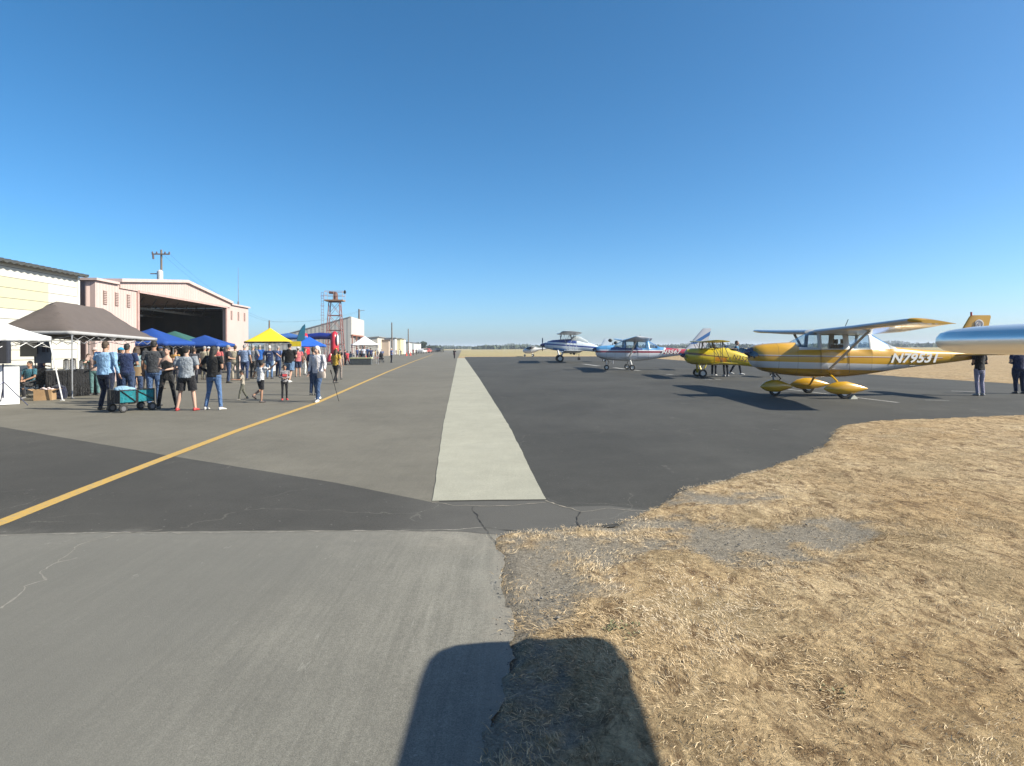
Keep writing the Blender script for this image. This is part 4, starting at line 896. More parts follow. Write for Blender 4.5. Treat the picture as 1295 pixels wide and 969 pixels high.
# --- polished aluminium airplane whose wing reaches in from the right
pal = NT('polished_aluminium'); n_ = pal.noise(3, 3, .5, (1, .15, 1)); pal.bump(pal.noise(5, 3, .5, (1, .4, 1)), .04, .02)
pal = pal.done(pal.mix(n_, (.84, .81, .76), (.93, .90, .84)), .38, 1.0)
sp_ = empty('polished_airplane', (.56, -2.0, 0), 0, 'polished aluminium airplane with only its rounded wing tip in view at right edge', 'airplane')
tipx, tipz = 1.47, 1.715
for s in (1, -1):
    w = MB(); W1 = [(.25, 1.39, 1.0, tipz), (2.5, 1.39, 1.0, tipz), (4.68, 1.395, .98, tipz), (4.86, 1.41, .95, tipz), (4.96, 1.45, .9, tipz), (5.03, 1.54, .78, tipz+.005), (5.065, 1.70, .57, tipz+.01), (5.075, 1.85, .38, tipz+.015)]
    wing(w, [(s*a, b_, c_, d_) for a, b_, c_, d_ in W1], 1.0, 0, AFS); w.build('wing', pal, sp_, 60)
    w = MB(); w.tube([(2.0, s*.42, .75), (2.05, s*2.6, 1.69)], .03, 8, None, .5); w.build('wing_strut', pal, sp_)
    w = MB(); wing(w, [(s*.05, 5.1, .85, 1.05), (s*1.25, 5.25, .55, 1.05)], .6); w.build('tailplane', pal, sp_, 35)
    wh = MB(); wh.wheel((1.55, s*.8, .24), .24, .14, 'Y', 18, 0, 1); wh.build('main_wheel', [tyre, hubm], sp_); MB().tube([(1.6, s*.35, .75), (1.55, s*.78, .25)], .04, 6).build('gear_leg', pal, sp_)
MB().loft([[(a, ry*math.cos(q), zc+rz_*math.sin(q)) for q in [2*math.pi*k/18 for k in range(18)]] for a, zc, rz_, ry in ((.15, 1.15, .2, .22), (.3, 1.15, .34, .36), (.9, 1.15, .42, .42), (1.4, 1.25, .52, .48), (2.3, 1.25, .52, .5), (3.2, 1.15, .4, .36), (4.6, 1.05, .24, .18), (5.9, .98, .12, .04))]).build('fuselage', pal, sp_, 50)
MB().loft([[(x, r*math.cos(q), 1.15+r*math.sin(q)) for q in [2*math.pi*k/12 for k in range(12)]] for x, r in ((-.08, .02), (.02, .1), (.15, .15))]).build('spinner', pal, sp_, 60)
MB().box((.05, 0, 1.15), (.03, .12, 1.7), Matrix.Rotation(R(70), 3, 'X')).build('propeller', mat('prop_black', (.04, .04, .045), .35, .3), sp_, 0)
w = MB(); w.loft([[(x0+c*u, t*c*.4*sg, z) for u, t, sg in [(0, 0, 1)]+[(u, t, 1) for u, t in AF[1:8]]+[(u, t, -1) for u, t in AF[7:0:-1]]] for z, x0, c in ((1.0, 5.0, 1.1), (1.75, 5.5, .6))]); w.build('tail_fin', pal, sp_, 35)
w = MB(); w.loft([[(1.5, y*.85, 1.6), (1.85, y*.8, 1.77)] for y in (-.5, .5)], False, closed=False); q_ = w.build('windscreen', glass('aircraft_glass'), sp_, 0); q_.modifiers.new('s', 'SOLIDIFY').thickness = .006
wh = MB(); wh.wheel((5.7, 0, .1), .1, .06, 'Y', 12, 0, 1); wh.tube([(5.65, 0, .1), (5.5, 0, .9)], .03, 6); wh.build('tail_wheel', [tyre, hubm], sp_)
# ================================================================== PEOPLE
SKIN = [(.46, .27, .19), (.36, .20, .13), (.52, .33, .25), (.24, .13, .08)]
def skin(i):
    k = 'skin_%d' % i
    if k in _m: return _m[k]
    t = NT(k); c = SKIN[i]; n = t.noise(8, 3); t.b.inputs['Subsurface Weight'].default_value = .0
    _m[k] = t.done(t.mix(n, tuple(x*.88 for x in c), c), .6, 0, .35); return _m[k]
def hairm(c): return mat('hair_%.2f_%.2f' % (c[0], c[2]), c, .7, var=.35, scale=25, bump=.8, bscale=60)
BLK, BRN, GRY, WHT, BLD = (.012, .010, .009), (.06, .035, .02), (.28, .27, .26), (.62, .60, .56), (.30, .20, .10)
def remesh(o, vox, sm=2):
    m = o.modifiers.new('r', 'REMESH'); m.mode = 'VOXEL'; m.voxel_size = vox; m.use_smooth_shade = True
    if sm: q = o.modifiers.new('s', 'SMOOTH'); q.factor = .5; q.iterations = sm
    return o
def person(px, fy, hy, face, top, sleeve, bot, legs='trousers', shoe=(.05, .05, .05), hair='short', hc=BRN, arms=('down', 'down'), stance='stand', label='', w=1.0, sk=0, cap=None, cat='person', group=None, pos=None, hh=None, seed=None, child=False, logo=None):
    r = random.Random(int(px*7+fy*3) if seed is None else seed)
    P = Vector(G(px, fy)) if pos is None else Vector(pos)
    ht = hh or AT(px, hy, P.y)[2]; k = ht/(1.77 if not cap else 1.80)
    vox = (.0125 if P.y < 24 else .017 if P.y < 40 else .028)
    ws = w; hs = 1.0 if not child else 1.22         # children: larger heads
    # joints (metres at 1.77 m), front is -Y
    hipz, kz, az = .93, .50, .085
    L = {}
    sp = .095*(.9+.25*r.random())
    for s in (1, -1):
        hip = Vector((s*.092*ws, 0, hipz)); kn = Vector((s*sp*1.05, -.015, kz)); an = Vector((s*sp*1.15, .025, az)); toe = Vector((s*.03+an.x, -.16, .0))
        if stance == 'walk':
            f = 1 if s > 0 else -1; kn += Vector((0, -.10*f-.03, .01)); an += Vector((0, -.24*f, .05 if f < 0 else .0)); toe = Vector((an.x, an.y-.17, .02 if f > 0 else -.01))
        elif stance == 'wide': kn.x = s*.17; an.x = s*.235; toe.x = an.x+s*.05
        elif stance == 'run':
            if s > 0: kn += Vector((.02, -.14, .06)); an += Vector((.02, .22, .22)); 
            else: kn += Vector((0, .04, 0)); an += Vector((0, .03, 0))
        elif stance == 'weight':
            if s > 0: kn += Vector((.03, -.09, -.01)); an += Vector((.07, -.06, 0))
        elif stance == 'sit': kn = Vector((s*.14, -.44, .50)); an = Vector((s*.16, -.42, az)); hip.z = .52
        L[s] = (hip, kn, an)
    dz = (.52-hipz) if stance == 'sit' else 0
    lean = {'walk': -.03, 'run': -.05}.get(stance, 0)
    shz = 1.445+dz
    A = {}
    for s, am in ((1, arms[0]), (-1, arms[1])):
        sh = Vector((s*.185*ws, lean, shz-.01)); j = r.random()*.03
        el, wr = {'down': (Vector((s*(.235*ws+.01), .03, 1.16)), Vector((s*(.245*ws+.01), -.05-j, .92))),
                  'front': (Vector((s*(.25*ws), .02, 1.15)), Vector((s*.07, -.24, 1.10+j))),
                  'hip': (Vector((s*(.36*ws), .05, 1.17)), Vector((s*.19*ws, -.06, 1.04))),
                  'phone': (Vector((s*(.24*ws), -.04, 1.17)), Vector((s*.09, -.27, 1.30))),
                  'raise': (Vector((s*(.40), -.10, 1.40)), Vector((s*.60, -.16, 1.58))),
                  'out': (Vector((s*.40, .0, 1.27)), Vector((s*.58, -.05, 1.12))),
                  'cross': (Vector((s*(.25*ws), -.04, 1.16)), Vector((-s*.02, -.20, 1.16+s*.02))),
                  'reach': (Vector((s*.26, -.16, 1.20)), Vector((s*.20, -.44, 1.22))),
                  'lap': (Vector((s*.24, -.06, 1.18)), Vector((s*.08, -.26, 1.08))),
                  'cane': (Vector((s*.28, -.02, 1.18)), Vector((s*.36, -.20, 1.02))),
                  'swing': (Vector((s*.25, .10, 1.17)), Vector((s*.27, .05, .93)))}[am]
        el = el+Vector((0, lean, dz)); wr = wr+Vector((0, lean, dz)); A[s] = (sh, el, wr)
    hc_ = Vector((0, lean*1.4-.012, 1.635+dz)); hs_ = hs
    if child: hc_.z -= .01
    O = lambda mb, nm, m, par, vx=None, sm=2: remesh(mb.build(nm, m, par, 0), (vx or vox)/1.0, sm)
    b = MB()
    # ---- body: one closed surface
    T = [(.86, .13, .095), (.95, .155, .11), (1.05, .135, .095), (1.18, .145, .10), (1.31, .165, .105), (1.40, .155, .09), (1.45, .09, .07), (1.50, .056, .06), (1.60, .05, .055)]
    b.ringz([(z+dz, 0, lean*((z-.9)/.6)+(.012 if z > 1.45 else 0), rx*(ws if z < 1.46 else 1), ry*(ws if z < 1.45 else 1)) for z, rx, ry in T], 16)
    hx = Matrix.Rotation(r.uniform(-.25, .25), 3, 'Z')
    b.ell(hc_+Vector((0, .01, .02)), (.074*hs_, .092*hs_, .098*hs_), 16, 10); b.ell(hc_+Vector((0, -.018, -.045)), (.058*hs_, .068*hs_, .072*hs_), 14, 8)
    b.ell(hc_+Vector((0, -.098*hs_, -.012)), (.013, .02, .022), 8, 5)
    for s in (1, -1): b.ell(hc_+Vector((s*.075*hs_, .01, -.005)), (.012, .022, .032), 8, 5)
    for s in (1, -1):
        hip, kn, an = L[s]; b.tube([hip, hip.lerp(kn, .45), kn, kn.lerp(an, .35), an, an-Vector((0, 0, .03))], [.085*ws, .075*ws, .052, .055, .036, .036], 10)
        sh, el, wr = A[s]; b.tube([sh, sh.lerp(el, .5), el, el.lerp(wr, .3), wr], [.052*ws, .045*ws, .036, .037, .026], 10)
        d = (wr-el).normalized(); side = d.cross(Vector((0, 1, 0)) if abs(d.y) < .8 else Vector((0, 0, 1))).normalized(); hm = wr+d*.05; up = d.cross(side)
        b.tube([wr, wr+d*.04, wr+d*.09], [.024, .040, .036], 8, None, .45, up)
        if P.y < 30:
            for q in range(4):
                o_ = side*(q-1.5)*.019; ln = (.075, .085, .08, .062)[q]; f0 = wr+d*.085+o_
                b.tube([f0, f0+d*ln*.55+up*.008, f0+d*ln*.9+up*.03], [.0095, .009, .007], 6)
            b.tube([wr+d*.03+side*.03, wr+d*.06+side*.055+up*.01, wr+d*.09+side*.06+up*.02], [.012, .010, .008], 6)
        fd = (an+Vector((0, 0, -az+.04)))
        b.tube([fd+Vector((0, .05, 0)), fd, fd+Vector((s*.015, -.12, -.012))], [.03, .034, .025], 8)
    root = O(b, 'person', skin(sk), None, vox*.85 if P.y < 30 else vox, 1)
    root.location = P; root.rotation_euler = (0, 0, R(face)); root.scale = (k, k, k)
    tag(root, label, cat, group)
    # ---- shirt
    if sleeve != 'none' or True:
        m = MB(); lo = .90 if bot is not None else .5
        T = [(lo, .168, .125), (.97, .168, .122), (1.07, .155, .115), (1.19, .165, .12), (1.31, .188, .125), (1.40, .182, .11), (1.445, .13, .09), (1.475, .075, .07)]
        if sleeve == 'none': T = [(.92, .16, .118), (1.05, .143, .107), (1.19, .155, .115), (1.30, .165, .118), (1.37, .11, .10), (1.41, .06, .09)]
        if legs == 'dress': T = [(.55, .27, .22), (.8, .2, .16), (1.05, .15, .115), (1.19, .158, .12), (1.31, .17, .118), (1.40, .15, .10), (1.45, .08, .08)]
        m.ringz([(z+dz if stance != 'sit' or z > .95 else z+dz, 0, lean*((z-.9)/.6)+.004, rx*ws, ry*ws*(1.08 if w > 1.1 and z < 1.2 else 1)) for z, rx, ry in T], 18, None, 2.25)
        if sleeve != 'none':
            for s in (1, -1):
                sh, el, wr = A[s]
                if sleeve == 'short': m.tube([sh.lerp(Vector((0, lean, shz-.03)), .35), sh, sh.lerp(el, .45), sh.lerp(el, .72)], [.062, .07*ws, .066*ws, .068], 10)
                else: m.tube([sh.lerp(Vector((0, lean, shz-.03)), .35), sh, sh.lerp(el, .5), el, el.lerp(wr, .5), el.lerp(wr, .93)], [.062, .068*ws, .06*ws, .052, .045, .038], 10)
            if sleeve == 'hood': m.ringz([(1.40+dz, 0, .06, .09, .06), (1.48+dz, 0, .05, .10, .07), (1.52+dz, 0, .055, .06, .04)], 10)
        O(m, 'dress' if legs == 'dress' else 'shirt', top if not isinstance(top, tuple) else cloth(top), root)
    # ---- legs
    if legs in ('trousers', 'shorts', 'leggings', 'loose'):
        m = MB(); f = {'trousers': 1.0, 'shorts': 1.15, 'leggings': .86, 'loose': 1.2}[legs]
        m.ringz([(.80+dz*1.0, 0, .005, .10*ws, .095), (.87+dz, 0, .01, .162*ws, .122*ws), (.96+dz, 0, .006, .160*ws, .118*ws), (1.02+dz, 0, 0, .145*ws, .108*ws)], 16)
        for s in (1, -1):
            hip, kn, an = L[s]
            if legs == 'shorts':
                e = hip.lerp(kn, .88); m.tube([hip+Vector((0, 0, .02)), hip.lerp(kn, .4), e], [.098*ws, .098*ws, .1*ws], 12)
            else: m.tube([hip+Vector((0, 0, .02)), hip.lerp(kn, .45), kn, kn.lerp(an, .4), an+Vector((0, 0, .0))], [.1*ws, .088*f*ws, .066*f, .064*f, .056*f], 12)
        O(m, legs if legs != 'loose' else 'trousers', cloth(bot), root)
    # ---- shoes
    for s in (1, -1):
        hip, kn, an = L[s]; c = Vector((an.x, an.y, max(an.z-az, 0)))
        tilt = .6 if (stance == 'run' and s > 0) else 0
        M_ = Matrix.Rotation(tilt, 3, 'X') @ Matrix.Rotation(s*.18, 3, 'Z')
        m = MB(); rg = []
        for y, hw, hh_ in ((.075, .028, .06), (.06, .038, .085), (0, .042, .10), (-.07, .046, .07), (-.13, .047, .055), (-.175, .035, .04), (-.19, .015, .025)):
            rg.append([c+M_ @ Vector((hw*math.cos(q), y, max(0.004, hh_*(.5+.5*math.sin(q))))) for q in [2*math.pi*j/12 for j in range(12)]])
        m.loft(rg); m.build('shoe', mat('shoe_%.2f_%.2f_%.2f' % shoe, shoe, .6), root, 60)
    # ---- hair
    hm = MB(); c = hc_+Vector((0, .02, .035))
    if hair == 'short': hm.ell(c, (.083*hs_, .098*hs_, .092*hs_), 14, 8); hm.ell(c+Vector((0, .035, -.05)), (.07*hs_, .06*hs_, .06*hs_), 12, 6)
    elif hair == 'bald': hm.tube([hc_+Vector((.07, .01, .0)), hc_+Vector((.05, .075, -.005)), hc_+Vector((-.05, .075, -.005)), hc_+Vector((-.07, .01, 0))], [.016, .028, .028, .016], 8)
    elif hair in ('long', 'mid'):
        zl = .33 if hair == 'long' else .17
        hm.ell(c, (.088*hs_, .10*hs_, .095*hs_), 14, 8)
        hm.tube([c+Vector((0, .02, .02)), c+Vector((0, .06, -.08)), c+Vector((0, .085, -.5*zl-.05)), c+Vector((.01, .105, -zl))], [.07, .085, .078, .03], 12, None, .55, (0, 1, 0))
        for s in (1, -1): hm.tube([c+Vector((s*.07, -.02, .0)), c+Vector((s*.082, .0, -.08)), c+Vector((s*.08, .03, -.15))], [.03, .03, .022], 8)
    elif hair == 'bun': hm.ell(c, (.083, .098, .09), 14, 8); hm.ell(c+Vector((0, .05, .09)), (.04, .04, .035), 10, 6)
    if hair: O(hm, 'hair', hairm(hc), root, .011 if P.y < 30 else .02, 1)
    if cap is not None:
        m = MB(); c2 = c+Vector((0, -.008, .02)); rg = []
        for i in range(7):
            t = math.pi/2*i/6; q = max(math.cos(t), .03); rg.append([c2+Vector((.092*hs_*q*math.cos(a), .107*hs_*q*math.sin(a), .088*hs_*math.sin(t)-.005)) for a in [2*math.pi*j/16 for j in range(16)]])
        m.loft(rg)
        m.loft([[c2+Vector((.075*math.sin(a)*q, -.07-.09*q*math.cos(a)*1.0-.0, .004-.02*q)) for a in [math.pi*(j/8-.5) for j in range(9)]]+[c2+Vector((.075*math.sin(a)*q, -.07-.09*q*math.cos(a), .012-.02*q)) for a in [math.pi*(.5-j/8) for j in range(9)]] for q in (.6, 1.05)])
        m.build('cap', cloth(cap), root, 50)
    if abs(((face+180) % 360)-180) < 75 and P.y < 45:
        m = MB()
        for s in (1, -1): m.ell(hc_+Vector((s*.030*hs_, -.084*hs_, .008)), (.012, .008, .006), 8, 5)
        m.build('eye', mat('eye_dark', (.02, .015, .012), .3), root)
        m = MB(); m.ell(hc_+Vector((0, -.083*hs_, -.055)), (.022, .008, .006), 8, 5); m.build('mouth', mat('lip', (.3, .11, .09), .6), root)
    return root
JEAN, NAVY, DJ = (.075, .135, .27), (.015, .022, .05), (.03, .055, .125)
# --- nearest group by the wagon
person(134, 518.5, 431, 172, (.26, .44, .66), 'long', NAVY, 'trousers', (.02, .02, .02), 'short', BRN, ('front', 'down'), 'weight', 'heavy man in pale blue shirt and navy trousers seen from behind beside the wagon', 1.25)
person(161, 511, 434, 190, (.02, .035, .10), 'short', DJ, 'trousers', (.03, .03, .03), 'short', BLK, ('front', 'front'), 'stand', 'man in navy shirt standing behind the folding wagon', 1.12, 1)
person(153, 505, 438, 165, (.06, .30, .38), 'short', DJ, 'trousers', (.1, .1, .1), 'short', BRN, ('front', 'down'), 'stand', 'person in turquoise shirt between pale blue shirt and navy shirt men', .95, cap=(.02, .28, .48))
person(166.5, 508, 463, 175, (.60, .50, .56), 'short', (.5, .4, .45), 'dress', (.4, .3, .3), 'mid', BRN, ('down', 'down'), 'stand', 'small girl in pale pink dress standing right behind the wagon', .95, 0, child=True)
person(173, 509, 438, 200, (.22, .33, .36), 'long', DJ, 'trousers', (.1, .1, .1), 'mid', BRN, ('down', 'reach'), 'stand', 'woman in grey teal jacket with a tan bag behind the wagon', .95)
person(195, 514, 430, 195, (.045, .048, .055), 'short', JEAN, 'trousers', (.04, .04, .04), 'short', BLK, ('down', 'front'), 'stand', 'tall man in charcoal polo and blue jeans at the right end of the wagon', 1.12, 1)
person(211.5, 517, 438, 10, (.012, .012, .013), 'none', (.016, .016, .018), 'leggings', (.05, .05, .05), 'bun', BLK, ('front', 'front'), 'wide', 'woman in black tank top and leggings with a high bun, facing the camera', .95, 2)
person(236, 519.5, 436, 185, (.27, .30, .34), 'short', (.014, .014, .018), 'shorts', (.45, .05, .05), 'short', BLK, ('front', 'front'), 'wide', 'man in grey t-shirt, black shorts, black cap and red shoes', 1.2, 2, cap=(.015, .015, .018))
person(270.5, 518.5, 437, 168, (.013, .013, .014), 'long', (.09, .17, .34), 'leggings', (.55, .53, .5), 'long', BLK, ('hip', 'front'), 'wide', 'woman in black top and tight blue jeans with long black hair', 1.12, 1)
person(307, 506, 468, -60, (.48, .42, .34), 'short', (.13, .13, .10), 'trousers', (.15, .14, .13), 'short', BLK, ('reach', 'reach'), 'walk', 'toddler in cream top and olive trousers walking', .95, 1, child=True)
person(329.5, 509, 456, 150, (.74, .74, .76), 'short', (.014, .014, .02), 'shorts', (.08, .06, .06), 'short', BLK, ('out', 'raise'), 'run', 'boy in white t-shirt and black shorts running with one arm raised', 1.0, 1, child=True)
rb = person(360, 506, 461, 25, None or (.27, .26, .28), 'long', (.015, .015, .018), 'leggings', (.55, .05, .05), 'short', BLK, ('front', 'front'), 'stand', 'small boy in grey and red striped top, black trousers and red shoes', .95, 1, child=True)
person(402, 508, 437, -12, (.66, .64, .68), 'long', (.055, .10, .2), 'trousers', (.7, .7, .7), 'long', WHT, ('cane', 'down'), 'walk', 'white-haired woman in white blouse and jeans walking with a trekking pole', 1.05, 2)
person(397, 500, 438, 170, (.03, .04, .09), 'short', DJ, 'trousers', (.1, .1, .1), 'short', BRN, ('down', 'down'), 'stand', 'person in navy shirt mostly hidden behind the white-haired woman', 1.0)
m = MB(); m.box((0, -.128, 1.24), (.22, .03, .12)); m.build('shirt_print', mat('print_red', (.42, .04, .05), .8), rb, 0)
# --- group in front of the pink hangar
person(289, 484.5, 436, 120, (.035, .03, .033), 'short', DJ, 'trousers', (.03, .03, .03), 'short', GRY, ('front', 'front'), 'stand', 'man in dark brown shirt and jeans at the left of the talking group', 1.12, 0)
person(297.5, 481, 436.5, 200, (.40, .35, .26), 'short', (.42, .37, .29), 'trousers', (.1, .08, .06), 'short', BRN, ('front', 'down'), 'stand', 'man in khaki shirt and beige trousers', 1.12, 0)
person(309.5, 481, 435.5, 178, (.20, .27, .42), 'short', (.035, .06, .15), 'trousers', (.05, .05, .05), 'short', GRY, ('down', 'down'), 'stand', 'man in light blue shirt and dark jeans standing by the pink hangar corner', 1.2, 0)
person(320, 479, 436, 165, (.22, .23, .25), 'short', (.07, .065, .065), 'trousers', (.05, .05, .05), 'short', GRY, ('down', 'hip'), 'stand', 'man in grey shirt and dark trousers behind the running boy', 1.15, 0)
person(328.5, 476, 435.5, 185, (.02, .12, .45), 'short', (.04, .05, .08), 'trousers', (.05, .05, .05), 'short', GRY, ('down', 'front'), 'stand', 'person in bright royal blue shirt under the yellow canopy edge', 1.05, 0)
nv = person(341, 479, 436.5, 188, (.015, .03, .09), 'short', (.10, .18, .33), 'trousers', (.03, .04, .07), 'short', WHT, ('down', 'out'), 'stand', 'white-haired man in navy t-shirt with pale lettering on its back', 1.15, 0)
m = MB(); m.box((0, .136, 1.33), (.14, .012, .045)); m.box((0, .136, 1.17), (.16, .012, .05)); m.build('shirt_print', mat('print_white', (.6, .6, .62), .8), nv, 0)
person(352, 476, 437, 160, (.12, .18, .38), 'short', DJ, 'trousers', (.05, .05, .05), 'short', GRY, ('front', 'down'), 'stand', 'man in periwinkle shirt between the navy t-shirt and the black jacket', 1.05, 0)
person(366, 484.5, 433.5, 175, (.012, .012, .013), 'hood', (.13, .22, .36), 'shorts', (.65, .65, .65), 'short', BLK, ('down', 'front'), 'walk', 'man in black hooded jacket and light denim shorts with white shoes', 1.3, 0, cap=(.02, .02, .02))
person(377, 476.5, 438, 200, (.60, .16, .17), 'short', (.02, .03, .07), 'shorts', (.3, .2, .16), 'short', BRN, ('front', 'down'), 'stand', 'person in coral pink shirt, navy shorts and a white cap', 1.1, 0, cap=(.7, .7, .7))
person(386, 474, 440, 100, (.10, .07, .06), 'short', (.6, .6, .58), 'trousers', (.3, .3, .3), 'short', BRN, ('front', 'down'), 'stand', 'person in brown shirt and white trousers behind the coral shirt', 1.0, 0)
person(259, 480, 437.5, 170, (.42, .38, .28), 'short', (.30, .27, .2), 'trousers', (.1, .08, .06), 'short', GRY, ('front', 'down'), 'stand', 'man in beige shirt under the blue canopies', 1.1, 0)
person(264, 477, 438, 160, (.50, .06, .05), 'short', (.05, .05, .08), 'trousers', (.1, .08, .06), 'short', BRN, ('front', 'down'), 'stand', 'person in bright red shirt behind the beige shirt man', 1.0, 0, cap=(.72, .72, .72))
person(276, 479, 438, 190, (.55, .13, .13), 'short', (.05, .05, .07), 'trousers', (.1, .08, .06), 'short', GRY, ('front', 'down'), 'stand', 'person in salmon red shirt near the right-hand blue canopy', 1.0, 0)
person(222, 485, 441, 170, (.55, .30, .08), 'short', (.06, .06, .08), 'trousers', (.1, .08, .06), 'short', BRN, ('front', 'down'), 'stand', 'person in orange shirt seen between tank top woman and grey t-shirt man', 1.0, 0)
person(203, 492, 437, 180, (.10, .16, .30), 'short', (.06, .06, .08), 'trousers', (.1, .08, .06), 'short', BRN, ('front', 'down'), 'stand', 'person in dusty blue shirt behind the charcoal polo man', 1.0, 0, cap=(.03, .05, .12))
person(246, 484, 440, 200, (.05, .05, .06), 'short', (.06, .06, .08), 'trousers', (.1, .08, .06), 'short', BRN, ('front', 'down'), 'stand', 'person in dark grey shirt beyond the grey t-shirt man', 1.0, 0)
person(424.5, 485, 441, 160, (.52, .33, .05), 'short', (.02, .018, .018), 'leggings', (.06, .06, .06), 'long', BRN, ('front', 'down'), 'walk', 'woman in mustard yellow top and black trousers with long brown hair', 1.05, 0)
person(429, 480, 444, 190, (.42, .32, .25), 'short', (.3, .25, .22), 'trousers', (.06, .06, .06), 'short', BRN, ('front', 'down'), 'stand', 'child in pale tan top beside the mustard top woman', 1.0, 0, child=True)
FG = 'people far down the taxiway'
for a in ((430, 466, 441.5, (.02, .02, .025), (.02, .02, .03), BLK, 'person in all black by the inflatable arch'), (436.5, 461.5, 442, (.18, .02, .05), (.02, .018, .02), BLK, 'person in maroon shirt near the corrugated hangar door'),
          (439.5, 461.5, 444, (.50, .04, .06), (.4, .04, .05), BRN, 'person dressed all in red beside the maroon shirt'), (443, 460.5, 444.5, (.3, .36, .42), (.22, .25, .36), BRN, 'person in pale grey blue top left of the white tent'),
          (446.5, 461, 446.5, (.55, .56, .5), (.45, .3, .3), BLK, 'child in white top left of the white tent'), (456, 456.5, 438.5, (.60, .62, .64), (.02, .03, .06), GRY, 'person in white shirt under the white tent'),
          (460, 456.5, 438.7, (.5, .52, .6), (.02, .03, .06), BRN, 'person in pale lilac shirt at the middle of the white tent'), (465, 457, 438.5, (.25, .36, .6), (.03, .04, .1), GRY, 'person in light blue shirt beside the white tent post'),
          (452, 456, 440, (.03, .06, .18), (.03, .03, .05), BRN, 'person in dark blue shirt under the left side of the white tent'), (469, 457, 440, (.02, .03, .1), (.03, .03, .05), BLK, 'person in navy under the right side of the white tent'),
          (472, 455.5, 443, (.55, .54, .52), (.6, .6, .58), BLK, 'person dressed in white right of the white tent'), (475, 455, 442.5, (.42, .28, .08), (.4, .16, .12), BRN, 'person in ochre top right of the white tent'),
          (478, 454, 442.8, (.5, .36, .3), (.3, .1, .08), BRN, 'person in peach top just left of the stroller'), (483, 458, 441.5, (.14, .17, .3), (.03, .03, .04), GRY, 'person in slate blue shirt pushing a black stroller'),
          (495, 459, 440, (.10, .17, .42), (.018, .02, .035), WHT, 'man in blue shirt and dark trousers walking alone right of the stroller'), (501, 449.5, 442, (.3, .12, .04), (.2, .08, .04), BRN, 'person in rust brown top by the grey shed'),
          (505.3, 450.5, 441.5, (.62, .63, .6), (.6, .6, .58), BRN, 'thin person in white by the cream yellow shed'), (507, 450, 442.5, (.03, .03, .03), (.03, .03, .03), BLK, 'person in black by the cream yellow shed'),
          (516.5, 449.5, 442, (.25, .03, .04), (.1, .02, .02), BLK, 'person in dark red left of the two on the hangar row'), (522.5, 449.3, 441.3, (.35, .02, .04), (.1, .01, .02), BLK, 'person in crimson by the long low hangar row'),
          (526.5, 449, 441.8, (.06, .03, .04), (.04, .02, .03), BLK, 'person in dark clothes right of the crimson one'), (530, 447, 441.5, (.03, .03, .03), (.03, .03, .03), BLK, 'person in black farthest along the hangar row')):
    px, fy, hy, c1_, c2_, h_, lb = a
    person(px, fy, hy, random.uniform(100, 260), c1_, 'short', c2_, 'trousers', (.05, .05, .05), 'short', h_, ('down', 'front'), random.choice(['stand', 'walk']), lb, 1.05, 0, group=FG)
# --- cyclist
bk = person(574.6, 453.5, 441.5, 170, (.02, .018, .022), 'long', (.02, .02, .025), 'trousers', (.02, .02, .02), 'short', BLK, ('reach', 'reach'), 'walk', 'person in black walking a bicycle at the far end of the concrete strip', 1.1, 0)
P_ = G(575.4, 453.5); bi = empty('bicycle', P_, R(-85), 'dark bicycle beside the person in black at the far end of the concrete strip', 'bicycle')
for x_ in (-.52, .52):
    wh = MB(); wh.tube([(x_+.33*math.cos(q), 0, .34+.33*math.sin(q)) for q in [2*math.pi*k/20 for k in range(21)]], .02, 5); wh.build('wheel', tyre, bi)
m = MB()
for a, b_ in (((-.52, .34), (-.05, .3)), ((-.05, .3), (-.2, .85)), ((-.05, .3), (.38, .8)), ((-.2, .8), (.38, .85)), ((-.52, .34), (-.18, .78)), ((.52, .34), (.36, 1.0))): m.tube([(a[0], 0, a[1]), (b_[0], 0, b_[1])], .022, 6)
m.build('frame', mat('bike_red', (.2, .02, .02), .4), bi); MB().tube([(.36, -.28, 1.02), (.36, .28, 1.02)], .018, 6).build('handlebar', blackp, bi); MB().box((-.22, 0, .9), (.24, .12, .06)).build('saddle', blackp, bi)
# --- around the airplanes
person(903, 475.2, 0, 150, (.02, .02, .025), 'short', (.03, .035, .05), 'trousers', (.5, .5, .5), 'short', BRN, ('front', 'front'), 'stand', 'person in black leaning by the front cockpit of the yellow biplane', 1.1, 0, hh=1.84)
person(918, 476, 0, 200, (.32, .04, .03), 'short', (.02, .025, .04), 'trousers', (.4, .4, .42), 'short', BRN, ('front', 'down'), 'stand', 'person in dark red shirt behind the yellow biplane', 1.1, 0, hh=1.78)
person(931, 474, 430.5, 60, (.05, .17, .30), 'short', (.02, .025, .04), 'trousers', (.65, .65, .65), 'short', BRN, ('front', 'reach'), 'walk', 'person in teal blue shirt standing tall above the yellow biplane tail', 1.05, 0)
person(1239, 500.5, 0, 180, (.02, .022, .03), 'long', (.36, .34, .46), 'trousers', (.3, .3, .3), 'short', BRN, ('front', 'front'), 'stand', 'person in navy jacket and pale lilac trousers under the polished wing', 1.0, 0, hh=1.68)
person(1289, 498.0, 0, 170, (.03, .04, .10), 'long', (.02, .025, .075), 'loose', (.03, .03, .04), 'short', GRY, ('front', 'front'), 'stand', 'person in dark navy trousers at the right edge under the polished wing', 1.2, 0, hh=1.68)
